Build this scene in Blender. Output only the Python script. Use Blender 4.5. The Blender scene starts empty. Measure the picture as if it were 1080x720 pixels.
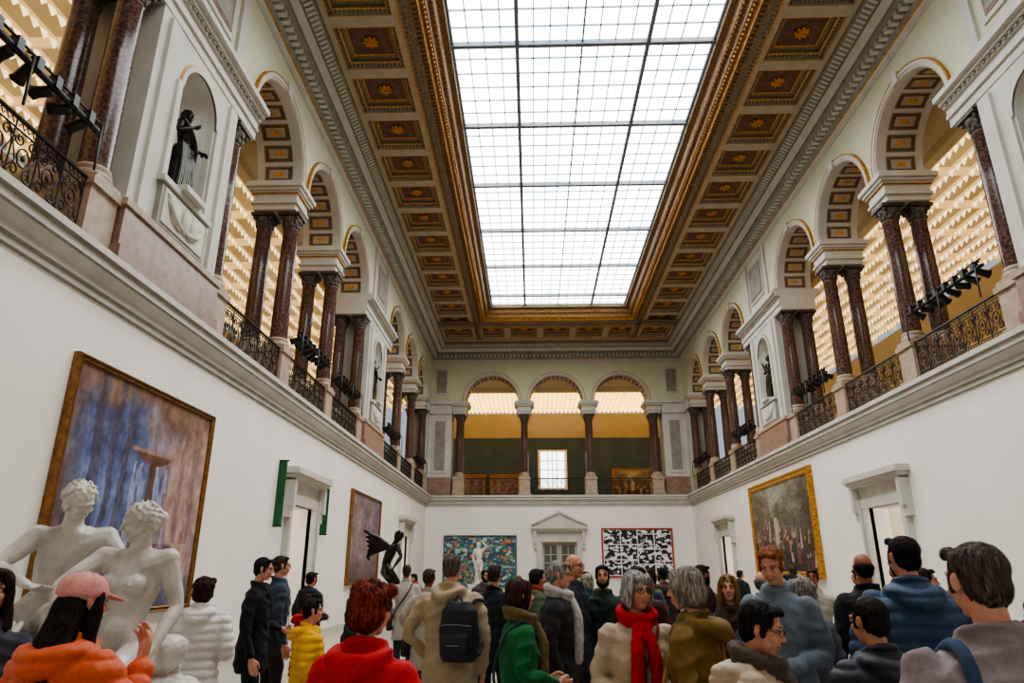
import bpy, math, random
from mathutils import Vector, Matrix, Quaternion, noise
from mathutils.bvhtree import BVHTree
random.seed(7)
sc=bpy.context.scene
def lin(c):
    c=c/255.0
    return c/12.92 if c<=0.04045 else ((c+0.055)/1.055)**2.4
def C(r,g,b): return (lin(r),lin(g),lin(b),1)
# ---------------------------------------------------------------- materials
def mat(name,c1,c2=None,rough=0.6,scale=4.0,stretch=(1,1,1),bump=0.0,metal=0.0,emis=0.0,ecol=None,detail=4,bscale=None,spec=0.5,sheen=0,lo=0.35,hi=0.65):
    m=bpy.data.materials.new(name); m.use_nodes=True
    nt=m.node_tree; b=nt.nodes['Principled BSDF']
    b.inputs['Roughness'].default_value=rough; b.inputs['Metallic'].default_value=metal
    b.inputs['Specular IOR Level'].default_value=spec
    b.inputs['Base Color'].default_value=c1
    if sheen: b.inputs['Sheen Weight'].default_value=sheen
    if c2 or bump:
        tc=nt.nodes.new('ShaderNodeTexCoord'); mp=nt.nodes.new('ShaderNodeMapping')
        mp.inputs['Scale'].default_value=stretch
        nt.links.new(tc.outputs['Object'],mp.inputs['Vector'])
        n=nt.nodes.new('ShaderNodeTexNoise'); n.inputs['Scale'].default_value=scale; n.inputs['Detail'].default_value=detail
        nt.links.new(mp.outputs['Vector'],n.inputs['Vector'])
        if c2:
            r=nt.nodes.new('ShaderNodeValToRGB'); r.color_ramp.elements[0].position=lo; r.color_ramp.elements[1].position=hi
            r.color_ramp.elements[0].color=c1; r.color_ramp.elements[1].color=c2
            nt.links.new(n.outputs['Fac'],r.inputs['Fac']); nt.links.new(r.outputs['Color'],b.inputs['Base Color'])
        if bump:
            n2=n
            if bscale:
                n2=nt.nodes.new('ShaderNodeTexNoise'); n2.inputs['Scale'].default_value=bscale; n2.inputs['Detail'].default_value=3
                nt.links.new(mp.outputs['Vector'],n2.inputs['Vector'])
            bp=nt.nodes.new('ShaderNodeBump'); bp.inputs['Strength'].default_value=bump; bp.inputs['Distance'].default_value=0.02
            nt.links.new(n2.outputs['Fac'],bp.inputs['Height']); nt.links.new(bp.outputs['Normal'],b.inputs['Normal'])
    if emis:
        b.inputs['Emission Color'].default_value=ecol or c1; b.inputs['Emission Strength'].default_value=emis
    return m
M_wall=mat('white_plaster',C(234,229,221),C(227,221,213),0.85,0.6,bump=0.03,bscale=60)
M_grey=mat('grey_painted_stone',C(198,194,184),C(186,182,172),0.7,1.5,bump=0.04,bscale=30)
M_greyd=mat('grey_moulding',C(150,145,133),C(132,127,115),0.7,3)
M_green=mat('pale_green_plaster',C(206,205,178),C(198,197,168),0.85,1)
M_cream=mat('cream_plaster',C(222,207,172),C(213,197,160),0.85,1)
M_gold=mat('gilding',C(204,150,60),C(142,94,34),0.42,14,metal=0.35,bump=0.2)
M_goldb=mat('bright_gilding',C(222,160,58),C(170,110,36),0.4,14,metal=0.15,bump=0.2)
M_goldd=mat('dark_gilding',C(150,110,58),C(80,56,34),0.55,18,metal=0.25,bump=0.5,bscale=40)
M_tan=mat('tan_stone',C(176,156,136),C(156,136,116),0.55,5,bump=0.03)
M_pink=mat('pink_marble_plinth',C(150,122,106),C(126,100,86),0.35,6)
M_gran=mat('red_granite',C(60,41,36),C(128,98,86),0.18,20,detail=8,lo=0.4,hi=0.78)
M_cap=mat('capital_stone',C(98,88,80),C(62,54,50),0.5,30,bump=0.6,bscale=40)
M_iron=mat('wrought_iron',C(28,26,26),C(42,38,36),0.45,20,metal=0.5)
M_ceil=mat('ceiling_paint',C(172,162,142),C(158,148,128),0.8,2,bump=0.03,bscale=25)
M_ceil2=mat('ceiling_moulding',C(142,128,104),C(108,92,70),0.75,16,bump=0.5,bscale=30)
M_coff=mat('coffer_brown',C(112,82,60),C(90,64,48),0.7,4)
M_black=mat('black_metal',C(16,16,18),None,0.4)
M_bronze=mat('dark_bronze',C(34,32,30),C(52,48,42),0.32,8,metal=0.7)
M_marble=mat('white_marble',C(214,208,200),C(184,176,168),0.42,6,bump=0.12,bscale=60,detail=7)
M_floor=mat('floor_stone',C(176,168,156),C(160,152,140),0.35,1.2)
M_wgrey=mat('gallery_green_wall',C(62,84,100),C(54,74,90),0.85,1)
M_alc=mat('alcove_paint',C(200,190,174),C(184,174,156),0.8,2)
M_bar=mat('skylight_steel',C(112,118,126),None,0.5)
M_bar2=mat('skylight_muntin',C(140,146,152),None,0.5)
def glow(name,c1,c2,strength,scale):
    m=bpy.data.materials.new(name); m.use_nodes=True; nt=m.node_tree; nt.nodes.clear()
    o=nt.nodes.new('ShaderNodeOutputMaterial'); e=nt.nodes.new('ShaderNodeEmission'); e.inputs['Strength'].default_value=strength
    tc=nt.nodes.new('ShaderNodeTexCoord'); n=nt.nodes.new('ShaderNodeTexNoise'); n.inputs['Scale'].default_value=scale
    r=nt.nodes.new('ShaderNodeValToRGB'); r.color_ramp.elements[0].position=0.35; r.color_ramp.elements[1].position=0.6
    r.color_ramp.elements[0].color=c1; r.color_ramp.elements[1].color=c2
    nt.links.new(tc.outputs['Object'],n.inputs['Vector']); nt.links.new(n.outputs['Fac'],r.inputs['Fac'])
    nt.links.new(r.outputs['Color'],e.inputs['Color']); nt.links.new(e.outputs['Emission'],o.inputs['Surface'])
    return m
M_glass=glow('frosted_daylight_glass',(0.68,0.78,0.86,1),(.98,0.97,0.94,1),9.3,0.35)
M_lum=glow('luminous_ceiling',(.46,0.27,0.10,1),(.56,0.36,0.14,1),0.85,0.8)
M_lumf=glow('luminous_ceiling_warm',(1,0.56,0.12,1),(1,0.64,0.18,1),1.1,0.8)
M_win=glow('daylight_window_glass',(0.85,0.92,1,1),(1,1,1,1),4.0,2)
M_baf=mat('pennant_baffle_lit',C(246,230,190),None,0.8,emis=1.55,ecol=(1,0.80,0.46,1))  # lit pleat faces: light on the baffle painted in as stronger glow
M_baf2=mat('pennant_baffle_shaded',C(228,204,152),None,0.8,emis=.55,ecol=(1,0.70,0.32,1))  # same baffle, shaded parts: shade painted in as weaker, browner glow
M_baff=mat('pennant_baffle_far_lit',C(250,220,140),None,0.8,emis=2.6,ecol=(1,0.70,0.24,1))  # far baffles, lit faces painted in by a stronger glow
M_baff2=mat('pennant_baffle_far_shaded',C(240,200,120),None,0.8,emis=1.3,ecol=(1,0.62,0.18,1))  # far baffles, shaded bands painted in by a weaker glow
# ---------------------------------------------------------------- mesh builder
class MB:
    def __init__(s): s.v=[];s.f=[];s.m=[];s.sm=[];s.col=None
    def add(s,vs,fs,m=0,smooth=False,M=None):
        o=len(s.v)
        if M is not None: vs=[M@Vector(v) for v in vs]
        s.v.extend([tuple(v) for v in vs])
        for f in fs:
            s.f.append(tuple(i+o for i in f)); s.m.append(m); s.sm.append(smooth)
    def merge(s,o,M=None,m=None,flip=False):
        k=len(s.v)
        s.v.extend([tuple(M@Vector(v)) for v in o.v] if M is not None else o.v)
        for f,mm,sm in zip(o.f,o.m,o.sm):
            s.f.append(tuple(i+k for i in f)); s.m.append(mm if m is None else m); s.sm.append(sm)
    def box(s,x0,x1,y0,y1,z0,z1,m=0):
        s.add([(x0,y0,z0),(x1,y0,z0),(x1,y1,z0),(x0,y1,z0),(x0,y0,z1),(x1,y0,z1),(x1,y1,z1),(x0,y1,z1)],
              [(0,3,2,1),(4,5,6,7),(0,1,5,4),(1,2,6,5),(2,3,7,6),(3,0,4,7)],m)
    def quad(s,a,b,c,d,m=0): s.add([a,b,c,d],[(0,1,2,3)],m)
    def mesh(s,name,mats,mp=None,recalc=False):
        me=bpy.data.meshes.new(name)
        vs=[mp(*v) for v in s.v] if mp else s.v
        me.from_pydata(vs,[],s.f)
        for mt in mats: me.materials.append(mt)
        me.polygons.foreach_set('material_index',s.m); me.polygons.foreach_set('use_smooth',s.sm)
        me.update()
        if recalc:
            import bmesh
            bm=bmesh.new(); bm.from_mesh(me); bmesh.ops.recalc_face_normals(bm,faces=bm.faces); bm.to_mesh(me); bm.free()
        return me
    def obj(s,name,mats,mp=None,loc=(0,0,0),rot=(0,0,0),recalc=True):
        return place(s.mesh(name,mats,mp,recalc),name,loc,rot)
def place(me,name,loc=(0,0,0),rot=(0,0,0),scale=(1,1,1)):
    ob=bpy.data.objects.new(name,me); sc.collection.objects.link(ob)
    ob.location=loc; ob.rotation_euler=rot; ob.scale=scale
    return ob
def lathe(mb,prof,c=(0,0,0),seg=20,m=0,smooth=True,cap=True):
    vs=[];fs=[]
    for (r,z) in prof:
        for i in range(seg):
            a=2*math.pi*i/seg; vs.append((c[0]+r*math.cos(a),c[1]+r*math.sin(a),c[2]+z))
    n=len(prof)
    for j in range(n-1):
        for i in range(seg):
            k=(i+1)%seg; fs.append((j*seg+i,j*seg+k,(j+1)*seg+k,(j+1)*seg+i))
    if cap:
        fs.append(tuple(range(seg))[::-1]); fs.append(tuple((n-1)*seg+i for i in range(seg)))
    mb.add(vs,fs,m,smooth)
def ell(mb,c,r,m=0,rot=None,seg=14,rings=9):
    vs=[(0,0,r[2])];fs=[]
    for j in range(1,rings):
        t=math.pi*j/rings
        for i in range(seg):
            a=2*math.pi*i/seg; vs.append((r[0]*math.sin(t)*math.cos(a),r[1]*math.sin(t)*math.sin(a),r[2]*math.cos(t)))
    vs.append((0,0,-r[2])); L=len(vs)-1
    for i in range(seg):
        k=(i+1)%seg
        fs.append((0,1+i,1+k))
        for j in range(rings-2): fs.append((1+j*seg+i,1+(j+1)*seg+i,1+(j+1)*seg+k,1+j*seg+k))
        fs.append((L,1+(rings-2)*seg+k,1+(rings-2)*seg+i))
    M=Matrix.Translation(Vector(c))
    if rot is not None: M=M@rot.to_matrix().to_4x4() if isinstance(rot,Quaternion) else M@rot
    mb.add(vs,fs,m,True,M)
def limb(mb,pts,rad,m=0,seg=10,closed=False,sub=3,cap=True,smooth=True):
    P=[Vector(p) for p in pts]; n=len(P); Q=[];R=[]
    rng=n if closed else n-1
    for i in range(rng):
        if closed: p0,p1,p2,p3=P[i-1],P[i],P[(i+1)%n],P[(i+2)%n]; r1,r2=rad[i],rad[(i+1)%n]
        else: p0,p1,p2,p3=P[max(i-1,0)],P[i],P[i+1],P[min(i+2,n-1)]; r1,r2=rad[i],rad[i+1]
        for k in range(sub):
            t=k/sub
            Q.append(0.5*((2*p1)+(p2-p0)*t+(2*p0-5*p1+4*p2-p3)*t*t+(3*p1-p0-3*p2+p3)*t**3)); R.append(r1+(r2-r1)*t)
    if not closed:
        Q.append(P[-1]); R.append(rad[-1])
        if cap:
            d0=(Q[0]-Q[1]).normalized(); d1=(Q[-1]-Q[-2]).normalized(); r0,r1=R[0],R[-1]
            Q=[Q[0]+d0*r0*.95,Q[0]+d0*r0*.6]+Q+[Q[-1]+d1*r1*.6,Q[-1]+d1*r1*.95]
            R=[r0*.3,r0*.8]+R+[r1*.8,r1*.3]
    N=len(Q); vs=[];fs=[]; nrm=None
    for i in range(N):
        if closed: t=(Q[(i+1)%N]-Q[i-1]).normalized()
        else: t=(Q[min(i+1,N-1)]-Q[max(i-1,0)]).normalized()
        if nrm is None:
            nrm=t.orthogonal().normalized()
        nrm=(nrm-t*nrm.dot(t))
        if nrm.length<1e-5: nrm=t.orthogonal()
        nrm.normalize(); b=t.cross(nrm)
        for k in range(seg):
            a=2*math.pi*k/seg; vs.append(Q[i]+(nrm*math.cos(a)+b*math.sin(a))*R[i])
    for i in range(N if closed else N-1):
        j=(i+1)%N
        for k in range(seg):
            l=(k+1)%seg; fs.append((i*seg+k,i*seg+l,j*seg+l,j*seg+k))
    if not closed:
        fs.append(tuple(range(seg))[::-1]); fs.append(tuple((N-1)*seg+k for k in range(seg)))
    mb.add(vs,fs,m,smooth)
def loft(mb,rings,m=0,seg=22,pw=2.3):
    vs=[];fs=[]
    for (c,rx,ry) in rings:
        for i in range(seg):
            a=2*math.pi*i/seg; ca,sa=math.cos(a),math.sin(a)
            vs.append((c[0]+rx*abs(ca)**(2/pw)*(1 if ca>=0 else -1),c[1]+ry*abs(sa)**(2/pw)*(1 if sa>=0 else -1),c[2]))
    n=len(rings)
    for j in range(n-1):
        for i in range(seg):
            k=(i+1)%seg; fs.append((j*seg+i,j*seg+k,(j+1)*seg+k,(j+1)*seg+i))
    fs.append(tuple(range(seg))[::-1]); fs.append(tuple((n-1)*seg+i for i in range(seg)))
    mb.add(vs,fs,m,True)
def remesh(mb,vox,it=3,disp=None,m=0):
    me=mb.mesh('tmp',[],recalc=False)
    ob=bpy.data.objects.new('tmp',me); sc.collection.objects.link(ob)
    r=ob.modifiers.new('r','REMESH'); r.mode='VOXEL'; r.voxel_size=vox
    if it:
        s=ob.modifiers.new('s','SMOOTH'); s.factor=0.5; s.iterations=it
    dg=bpy.context.evaluated_depsgraph_get(); ev=ob.evaluated_get(dg)
    m2=bpy.data.meshes.new_from_object(ev)
    out=MB()
    if disp: out.v=[tuple(v.co+v.normal*disp(v.co,v.normal)) for v in m2.vertices]
    else: out.v=[tuple(v.co) for v in m2.vertices]
    out.f=[tuple(p.vertices) for p in m2.polygons]; out.m=[m]*len(out.f); out.sm=[True]*len(out.f)
    bpy.data.objects.remove(ob); bpy.data.meshes.remove(me); bpy.data.meshes.remove(m2)
    return out
# ---------------------------------------------------------------- people
def head_geo(fem):
    b=MB()
    w=0.93 if fem else 1.0
    ell(b,(0,-.015,.03),(.074*w,.094,.088)); ell(b,(0,.018,-.03),(.062*w,.070,.085)); ell(b,(0,.046,-.088),(.034*w,.034,.026))
    ell(b,(0,.0,-.06),(.057*w,.066,.05))
    limb(b,[(0,.084,.022),(0,.094,.0),(0,.107,-.02)],[.007,.009,.0105]); ell(b,(.010,.094,-.026),(.008,.010,.007)); ell(b,(-.010,.094,-.026),(.008,.010,.007))
    for sx in (1,-1):
        limb(b,[(sx*.012,.084,.03),(sx*.033,.081,.034),(sx*.052,.065,.026)],[.007,.008,.006])
        ell(b,(sx*.040,.064,-.024),(.02,.018,.02))
        ell(b,(sx*.076*w,-.008,-.002),(.009,.019,.031),rot=Matrix.Rotation(-sx*.35,4,'Z')); ell(b,(sx*.08*w,-.012,.012),(.007,.017,.017))
        limb(b,[(sx*.018,.084,-.03),(sx*.034,.072,-.05),(sx*.036,.062,-.068)],[.008,.007,.006])
    limb(b,[(0,.080,-.052),(.0,.082,-.066)],[.016,.015])
    limb(b,[(0,-.02,-.05),(0,-.03,-.13),(0,-.035,-.24)],[.054 if not fem else .046,.054 if not fem else .045,.064 if not fem else .054])
    g=remesh(b,.0052,2,m=2)
    for sx in (1,-1):
        ell(g,(sx*.031*w,.0775,.011),(.013,.0105,.006),4,seg=10,rings=6)
        ell(g,(sx*.031*w,.0855,.011),(.0055,.0042,.0055),5,seg=8,rings=6)
        limb(g,[(sx*.015*w,.0885,.018),(sx*.031*w,.0885,.0195),(sx*.047*w,.077,.014)],[.0018,.0022,.0016],5,seg=5,sub=2)
        limb(g,[(sx*.014*w,.091,.034),(sx*.033*w,.0885,.039),(sx*.052*w,.072,.031)],[.0022,.0034,.0018],3,seg=5,sub=2)
    limb(g,[(-.024,.084,-.056),(-.01,.0945,-.055),(0,.096,-.057),(.01,.0945,-.055),(.024,.084,-.056)],[.0015,.0032,.003,.0032,.0015],6,seg=6,sub=2)
    limb(g,[(-.02,.085,-.060),(0,.0945,-.065),(.02,.085,-.060)],[.0015,.0042,.0015],6,seg=6,sub=2)
    return g
HEADS={}
def get_head(f):
    if f not in HEADS: HEADS[f]=head_geo(f)
    return HEADS[f]
HAIR={}
def strands(g,n,length,mode,seed):
    rnd=random.Random(seed); base=[i for i,m in enumerate(g.m) if m==3]
    V=[Vector(v) for v in g.v]
    bvh=BVHTree.FromPolygons(V,[g.f[i] for i in base])
    crown=Vector((.015,-.05,.15))
    for _ in range(n):
        f=g.f[base[rnd.randrange(len(base))]]; p=(V[f[0]]+V[f[2]])/2+Vector((rnd.uniform(-.003,.003),rnd.uniform(-.003,.003),rnd.uniform(-.003,.003)))
        L=length*rnd.uniform(.6,1.3); K=5; pts=[]; off=rnd.uniform(.0005,.004)
        lift=rnd.uniform(.2,1.1)**2
        for k in range(K):
            loc,nr,_i,_d=bvh.find_nearest(p)
            if loc is None: break
            if mode=='long': fl=Vector((0,0,-1))+(loc-crown)*2
            elif mode=='curly': fl=Vector((noise.noise(loc*26),noise.noise(loc*26+Vector((9,0,0))),noise.noise(loc*26+Vector((0,9,0)))-.25))*2
            else: fl=(loc-crown).normalized()+Vector((.35 if loc.z>.06 else 0,-.2 if loc.z<.08 else .3,-.5))
            fl+=Vector((noise.noise(loc*14),noise.noise(loc*14+Vector((5,0,0))),noise.noise(loc*14+Vector((0,5,0)))))*.7
            fl=fl-nr*fl.dot(nr)
            if fl.length<1e-4: break
            fl.normalize(); pts.append((loc+nr*(off+lift*.007*(k/(K-1))**2*(1.6 if mode=='curly' else 1)),nr,fl)); p=loc+fl*L/(K-1)
        if len(pts)<3: continue
        w=rnd.uniform(.0006,.0013); vs=[];fs=[]
        for i,(q,nr,fl) in enumerate(pts):
            s=fl.cross(nr).normalized()*w*(1 if i<len(pts)-1 else .2); vs+= [q-s,q+s]
        for i in range(len(pts)-1): fs.append((2*i,2*i+1,2*i+3,2*i+2))
        g.add(vs,fs,10 if rnd.random()<.4 else 3,True)
def get_hair(style):
    if style in HAIR: return HAIR[style]
    b=MB(); amp=.006; vox=.007
    if style in('short','bun','beard'):
        ell(b,(0,-.028,.040),(.080,.094,.087)); ell(b,(0,-.055,-.015),(.070,.058,.066))
        for k in range(9): ell(b,(-.05+.0125*k,.042+.01*math.sin(k),.093),(.015,.026,.016))
        for sx in(1,-1): ell(b,(sx*.070,.02,.0),(.008,.014,.03))
    if style=='bun': ell(b,(0,-.13,.06),(.045,.04,.045))
    if style=='beard':
        ell(b,(0,.04,-.09),(.046,.046,.033)); ell(b,(.05,.02,-.06),(.018,.043,.043)); ell(b,(-.05,.02,-.06),(.018,.043,.043))
    if style=='bald':
        ell(b,(0,-.045,.0),(.081,.076,.052)); ell(b,(0,-.06,-.03),(.068,.054,.056)); amp=.003
    if style=='bob':
        ell(b,(0,-.03,.045),(.088,.102,.091)); ell(b,(0,-.05,-.03),(.095,.08,.095))
        for sx in(1,-1): limb(b,[(sx*.05,.052,.1),(sx*.080,.048,.04),(sx*.086,.03,-.04),(sx*.076,.025,-.09)],[.018,.019,.02,.014])
        for k in range(7): ell(b,(-.045+.015*k,.06,.085),(.014,.026,.018))
    if style=='curly':
        amp=.012; ell(b,(0,-.035,.045),(.098,.108,.096)); ell(b,(0,-.055,-.02),(.098,.085,.092))
        for k in range(9):
            a=-1.2+.3*k; ell(b,(.07*math.sin(a),.015+.05*math.cos(a),.098),(.028,.028,.028))
    if style=='long':
        ell(b,(0,-.028,.045),(.085,.1,.088)); ell(b,(0,-.055,-.05),(.09,.068,.12)); loft(b,[((0,-.07,-.3),.09,.03),((0,-.07,-.2),.11,.045),((0,-.055,-.08),.095,.06)])
        for sx in(1,-1): limb(b,[(sx*.04,.058,.1),(sx*.078,.043,.03),(sx*.083,.028,-.08),(sx*.09,.02,-.2)],[.017,.019,.021,.017])
    if style=='cap':
        ell(b,(0,-.055,-.05),(.09,.068,.12)); loft(b,[((0,-.09,-.36),.11,.05),((0,-.085,-.2),.125,.06),((0,-.055,-.06),.095,.06)])
        for sx in(1,-1): limb(b,[(sx*.07,.03,.04),(sx*.085,.02,-.05),(sx*.1,.01,-.2),(sx*.1,.03,-.3)],[.018,.026,.032,.022])
    def d(co,n):
        q=Vector((co.x*38,co.y*38,co.z*14)); 
        if style=='curly': q=Vector((co.x*28,co.y*28,co.z*28))
        return amp*noise.noise(q)+amp*.5*noise.noise(q*2.3)
    g=remesh(b,vox,2,d,m=3)
    strands(g,{'long':8000,'cap':8500,'curly':10000,'bald':2400,'bob':8000}.get(style,7000),{'long':.13,'cap':.13,'curly':.06,'bald':.03,'bob':.09}.get(style,.05),{'long':'long','cap':'long','bob':'long','curly':'curly'}.get(style,'short'),5)
    if style=='cap':
        c=MB(); ell(c,(0,-.02,.055),(.092,.11,.078)) 
        loft(c,[((0,-.02,.03),.093,.111),((0,-.02,.055),.093,.111)],pw=2)
        ell(c,(0,.105,.035),(.068,.075,.008),rot=Matrix.Rotation(-.22,4,'X'))
        ell(c,(0,-.02,.132),(.01,.01,.006))
        g.merge(remesh(c,.006,2,m=8))
        for k in range(6):
            a=k*math.pi/3; P=[(.094*math.cos(a)*math.cos(p),-.02+.112*math.sin(a)*math.cos(p),.055+.08*math.sin(p)) for p in(0,.4,.8,1.2,1.5)]
            limb(g,P,[.0012]*5,8,seg=5,sub=2)
    HAIR[style]=g; return g
HAND=None
def get_hand():
    global HAND
    if HAND: return HAND
    b=MB()
    limb(b,[(0,0,.03),(0,0,-.01)],[.024,.024]); ell(b,(.002,0,-.045),(.0155,.038,.05)); ell(b,(.004,.002,-.065),(.014,.039,.026))
    for i,(y,L) in enumerate([(.03,.062),(.0105,.074),(-.0095,.069),(-.029,.054)]):
        limb(b,[(.002,y*.8,-.06),(.003,y,-.085),(.010,y*1.05,-.085-L*.42),(.026,y*1.02,-.085-L*.75),(.044,y*.95,-.085-L*.92)],[.0095,.0095,.0088,.008,.0068],seg=8,sub=2)
    limb(b,[(.004,.022,-.02),(.014,.045,-.045),(.024,.052,-.072),(.036,.046,-.094)],[.014,.0125,.0105,.0085],seg=8,sub=2)
    HAND=remesh(b,.0042,2,m=2); return HAND
ARMS={'down':((.245,-.02,1.13),(.255,.06,.88)),'bent':((.24,-.03,1.14),(.13,.22,1.08)),'phone':((.26,.08,1.17),(.17,.21,1.38)),
 'pocket':((.29,-.07,1.15),(.2,.1,.95)),'cross':((.24,.04,1.13),(.0,.21,1.13)),'up':((.34,.1,1.45),(.28,.15,1.70)),'out':((.36,.1,1.2),(.42,.3,1.25)),'back':((.27,-.1,1.14),(.1,-.2,.98))}
def build_person(h=1.72,build=1.0,fem=False,style='jacket',hem=.74,hair='short',arms=('down','down'),head=(0,0),lean=0.0,scarf=False,glasses=False,vox=.016,collar=True,strap=False,seed=0,hood=None,bag=0,hang=None):
    s=h/1.75; g=MB(); bw=build*(.92 if fem else 1.0)
    yo=lambda z: lean*max(0,z-.9)
    t=MB()
    puff=.016 if style=='puffer' else 0
    if hood is None: hood=style=='puffer'
    hemw=.19 if hem>.7 else .215
    R=[(hem,hemw,.145),(.84,.19,.145),(.95,.183,.14),(1.08,.165 if not fem else .15,.126),(1.2,.178,.134),(1.3,.19,.134),(1.385,.184,.115),(1.43,.152,.092),(1.47,.095,.076),(1.51,.064,.064)]
    if hem<.7: R.insert(1,(.72,.2,.15))
    loft(t,[((0,yo(z),z),(rx+puff)*bw,(ry+puff)*bw) for z,rx,ry in R])
    if fem:
        for sx in(1,-1): ell(t,(sx*.07,yo(1.25)+.085,1.25),(.062,.056,.066))
    if collar:
        K=[(.078*math.cos(a),yo(1.47)+.0+.074*math.sin(a),1.50-.022*math.sin(a)) for a in [i*math.pi/5 for i in range(10)]]
        limb(t,K,[.017+puff*.4]*10,closed=True,sub=2)
        for sx in(1,-1): limb(t,[(sx*.05,yo(1.45)+.06,1.47),(sx*.04,yo(1.4)+.115,1.40),(sx*.015,yo(1.3)+.135,1.30)],[.016,.014,.008])
    if hood:
        limb(t,[(-.11,yo(1.44)-.02,1.47),(-.09,yo(1.44)-.1,1.45),(0,yo(1.4)-.15,1.42),(.09,yo(1.44)-.1,1.45),(.11,yo(1.44)-.02,1.47)],[.028,.042,.055,.042,.028])
    hands=[]; arml=[]
    for sx,ty in((-1,arms[0]),(1,arms[1])):
        e,w=ARMS[ty]; so=.172*bw
        S=Vector((sx*so,yo(1.4),1.39)); E=Vector((sx*(e[0]*bw+puff),yo(e[2])+e[1],e[2])); W=Vector((sx*w[0],yo(w[2])+w[1],w[2]))
        r=1+puff*12
        limb(t,[S,(S+E)/2+Vector((sx*.008,0,.01)),E,(E+W)/2,W],[.068*r,.06*r,.052*r,.048*r,.04*r],seg=12)
        dd=(W-E).normalized(); limb(t,[W-dd*.03,W-dd*.005],[.043*r,.043*r],seg=12)
        hands.append((sx,E,W)); arml.append((sx,S,E,W))
    off=Vector((seed*3.1,seed*1.7,seed*.9))
    def dcoat(co,n):
        q=Vector((co.x*5+co.z*4,co.y*5,co.z*11-co.x*5))+off
        d=.008*noise.noise(Vector((co.x*7,co.y*7,co.z*9))+off)+.014*(.5-abs(noise.noise(q))*2)+.003*noise.noise(Vector((co.x*18,co.y*18,co.z*26))+off)
        if style=='puffer':
            tz=co.z
            for sx,S,E,W in arml:
                if (co.x-S.x)*sx>-.01 or (co-W).length<.2:
                    u=(co-E).dot((W-E).normalized())
                    if u>0 and (co-(E+(W-E).normalized()*u)).length<.085: tz=-u
                    break
            ph=(tz+.006*noise.noise(co*6+off))/.072
            d=.004*noise.noise(co*11+off)+.017*(abs(math.sin(math.pi*ph))**.55)-.010+.003*noise.noise(co*42)
        return d
    g.merge(remesh(t,vox,3,dcoat,0))
    if style=='jacket' :
        limb(g,[(0.004,yo(1.38)+.125,1.4),(0.006,yo(1.25)+.150,1.25),(.004,yo(1.1)+.146,1.1),(.004,.158,.9),(.004,.160,max(hem,.78))],[.004]*5,5,seg=5)
    l=MB()
    loft(l,[((0,0,.78),.1*bw,.09),((0,0,.84),.155*bw,.115),((0,0,.92),.165*bw,.12),((0,0,1.0),.15*bw,.11)])
    for sx in(1,-1):
        st=.03*sx
        limb(l,[(sx*.085*bw,0,.86),(sx*.095*bw,.01+st,.66),(sx*.1,.02+st,.48),(sx*.1,.0+st,.28),(sx*.105,-.01+st,.08)],[.09*bw,.083*bw,.064,.062,.055],seg=12)
    g.merge(remesh(l,max(vox,.018),2,lambda co,n:.006*noise.noise(co*12+off),1))
    for sx in(1,-1):
        sh=MB(); st=.03*sx
        ell(sh,(sx*.108,.06+st,.045),(.048,.125,.042)); ell(sh,(sx*.106,-.02+st,.06),(.044,.06,.055)); ell(sh,(sx*.108,.06+st,.022),(.05,.135,.022))
        g.merge(remesh(sh,.012,1,m=7))
    for sx,E,W in hands:
        d=(W-E).normalized(); q=Vector((0,0,-1)).rotation_difference(d)
        M=Matrix.Translation(W+d*.035)@q.to_matrix().to_4x4()@Matrix.Scale(-sx,4,(1,0,0))
        g.merge(get_hand(),M)
    hz=1.638; hs=.885
    HM=Matrix.Translation((0,yo(1.6)+.018,hz))@Matrix.Translation((0,-.02,-.1))@Matrix.Rotation(math.radians(head[0]),4,'Z')@Matrix.Rotation(math.radians(head[1]),4,'X')@Matrix.Translation((0,.02,.1))@Matrix.Scale(hs,4)
    g.merge(get_head(fem),HM)
    if hair: g.merge(get_hair(hair),HM)
    if glasses:
        q=MB()
        for sx in(1,-1):
            K=[(sx*.033+.021*math.cos(a),.099-.25*(.021*math.cos(a)*sx),.008+.016*math.sin(a)) for a in [i*math.pi/4 for i in range(8)]]
            limb(q,K,[.0017]*8,5,seg=5,closed=True,sub=2)
            limb(q,[(sx*.054,.094,.012),(sx*.077,.04,.012),(sx*.08,-.01,.008)],[.0017]*3,5,seg=5,sub=1)
        limb(q,[(-.012,.103,.01),(.012,.103,.01)],[.0017]*2,5,seg=5,sub=1)
        g.merge(q,HM)
    if scarf:
        q=MB()
        for k in range(2):
            K=[((.084+.01*k)*math.cos(a),yo(1.47)+.01+(.084+.012*k)*math.sin(a),1.475+.04*k-.03*math.sin(a)) for a in [i*math.pi/5 for i in range(10)]]
            limb(q,K,[.032,.027,.034,.029,.031]*2,closed=True,sub=2)
        limb(q,[(.03,yo(1.4)+.12,1.44),(.05,yo(1.3)+.165,1.32),(.055,yo(1.1)+.165,1.16),(.05,yo(1)+.16,1.02)],[.033,.038,.04,.035]);
        limb(q,[(-.02,yo(1.4)+.12,1.44),(-.05,yo(1.3)+.16,1.3),(-.06,yo(1.1)+.16,1.14)],[.03,.036,.034])
        g.merge(remesh(q,.010,1,lambda co,n:.010*(.4-abs(noise.noise(Vector((co.x*34,co.y*34,co.z*12))))*2)+.003*noise.noise(co*60),9))
    if strap:
        q=MB()
        for sx in (1,-1):
            limb(q,[(sx*.1*bw,yo(1.2)-.150,1.2),(sx*.105*bw,yo(1.4)-.112,1.42),(sx*.105*bw,yo(1.45)-.01,1.468),(sx*.11*bw,yo(1.4)+.11,1.40),(sx*.13*bw,yo(1.2)+.15,1.22),(sx*.17*bw,yo(1.1)+.06,1.06)],[.02]*6,9,seg=8)
        g.merge(q)
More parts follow.
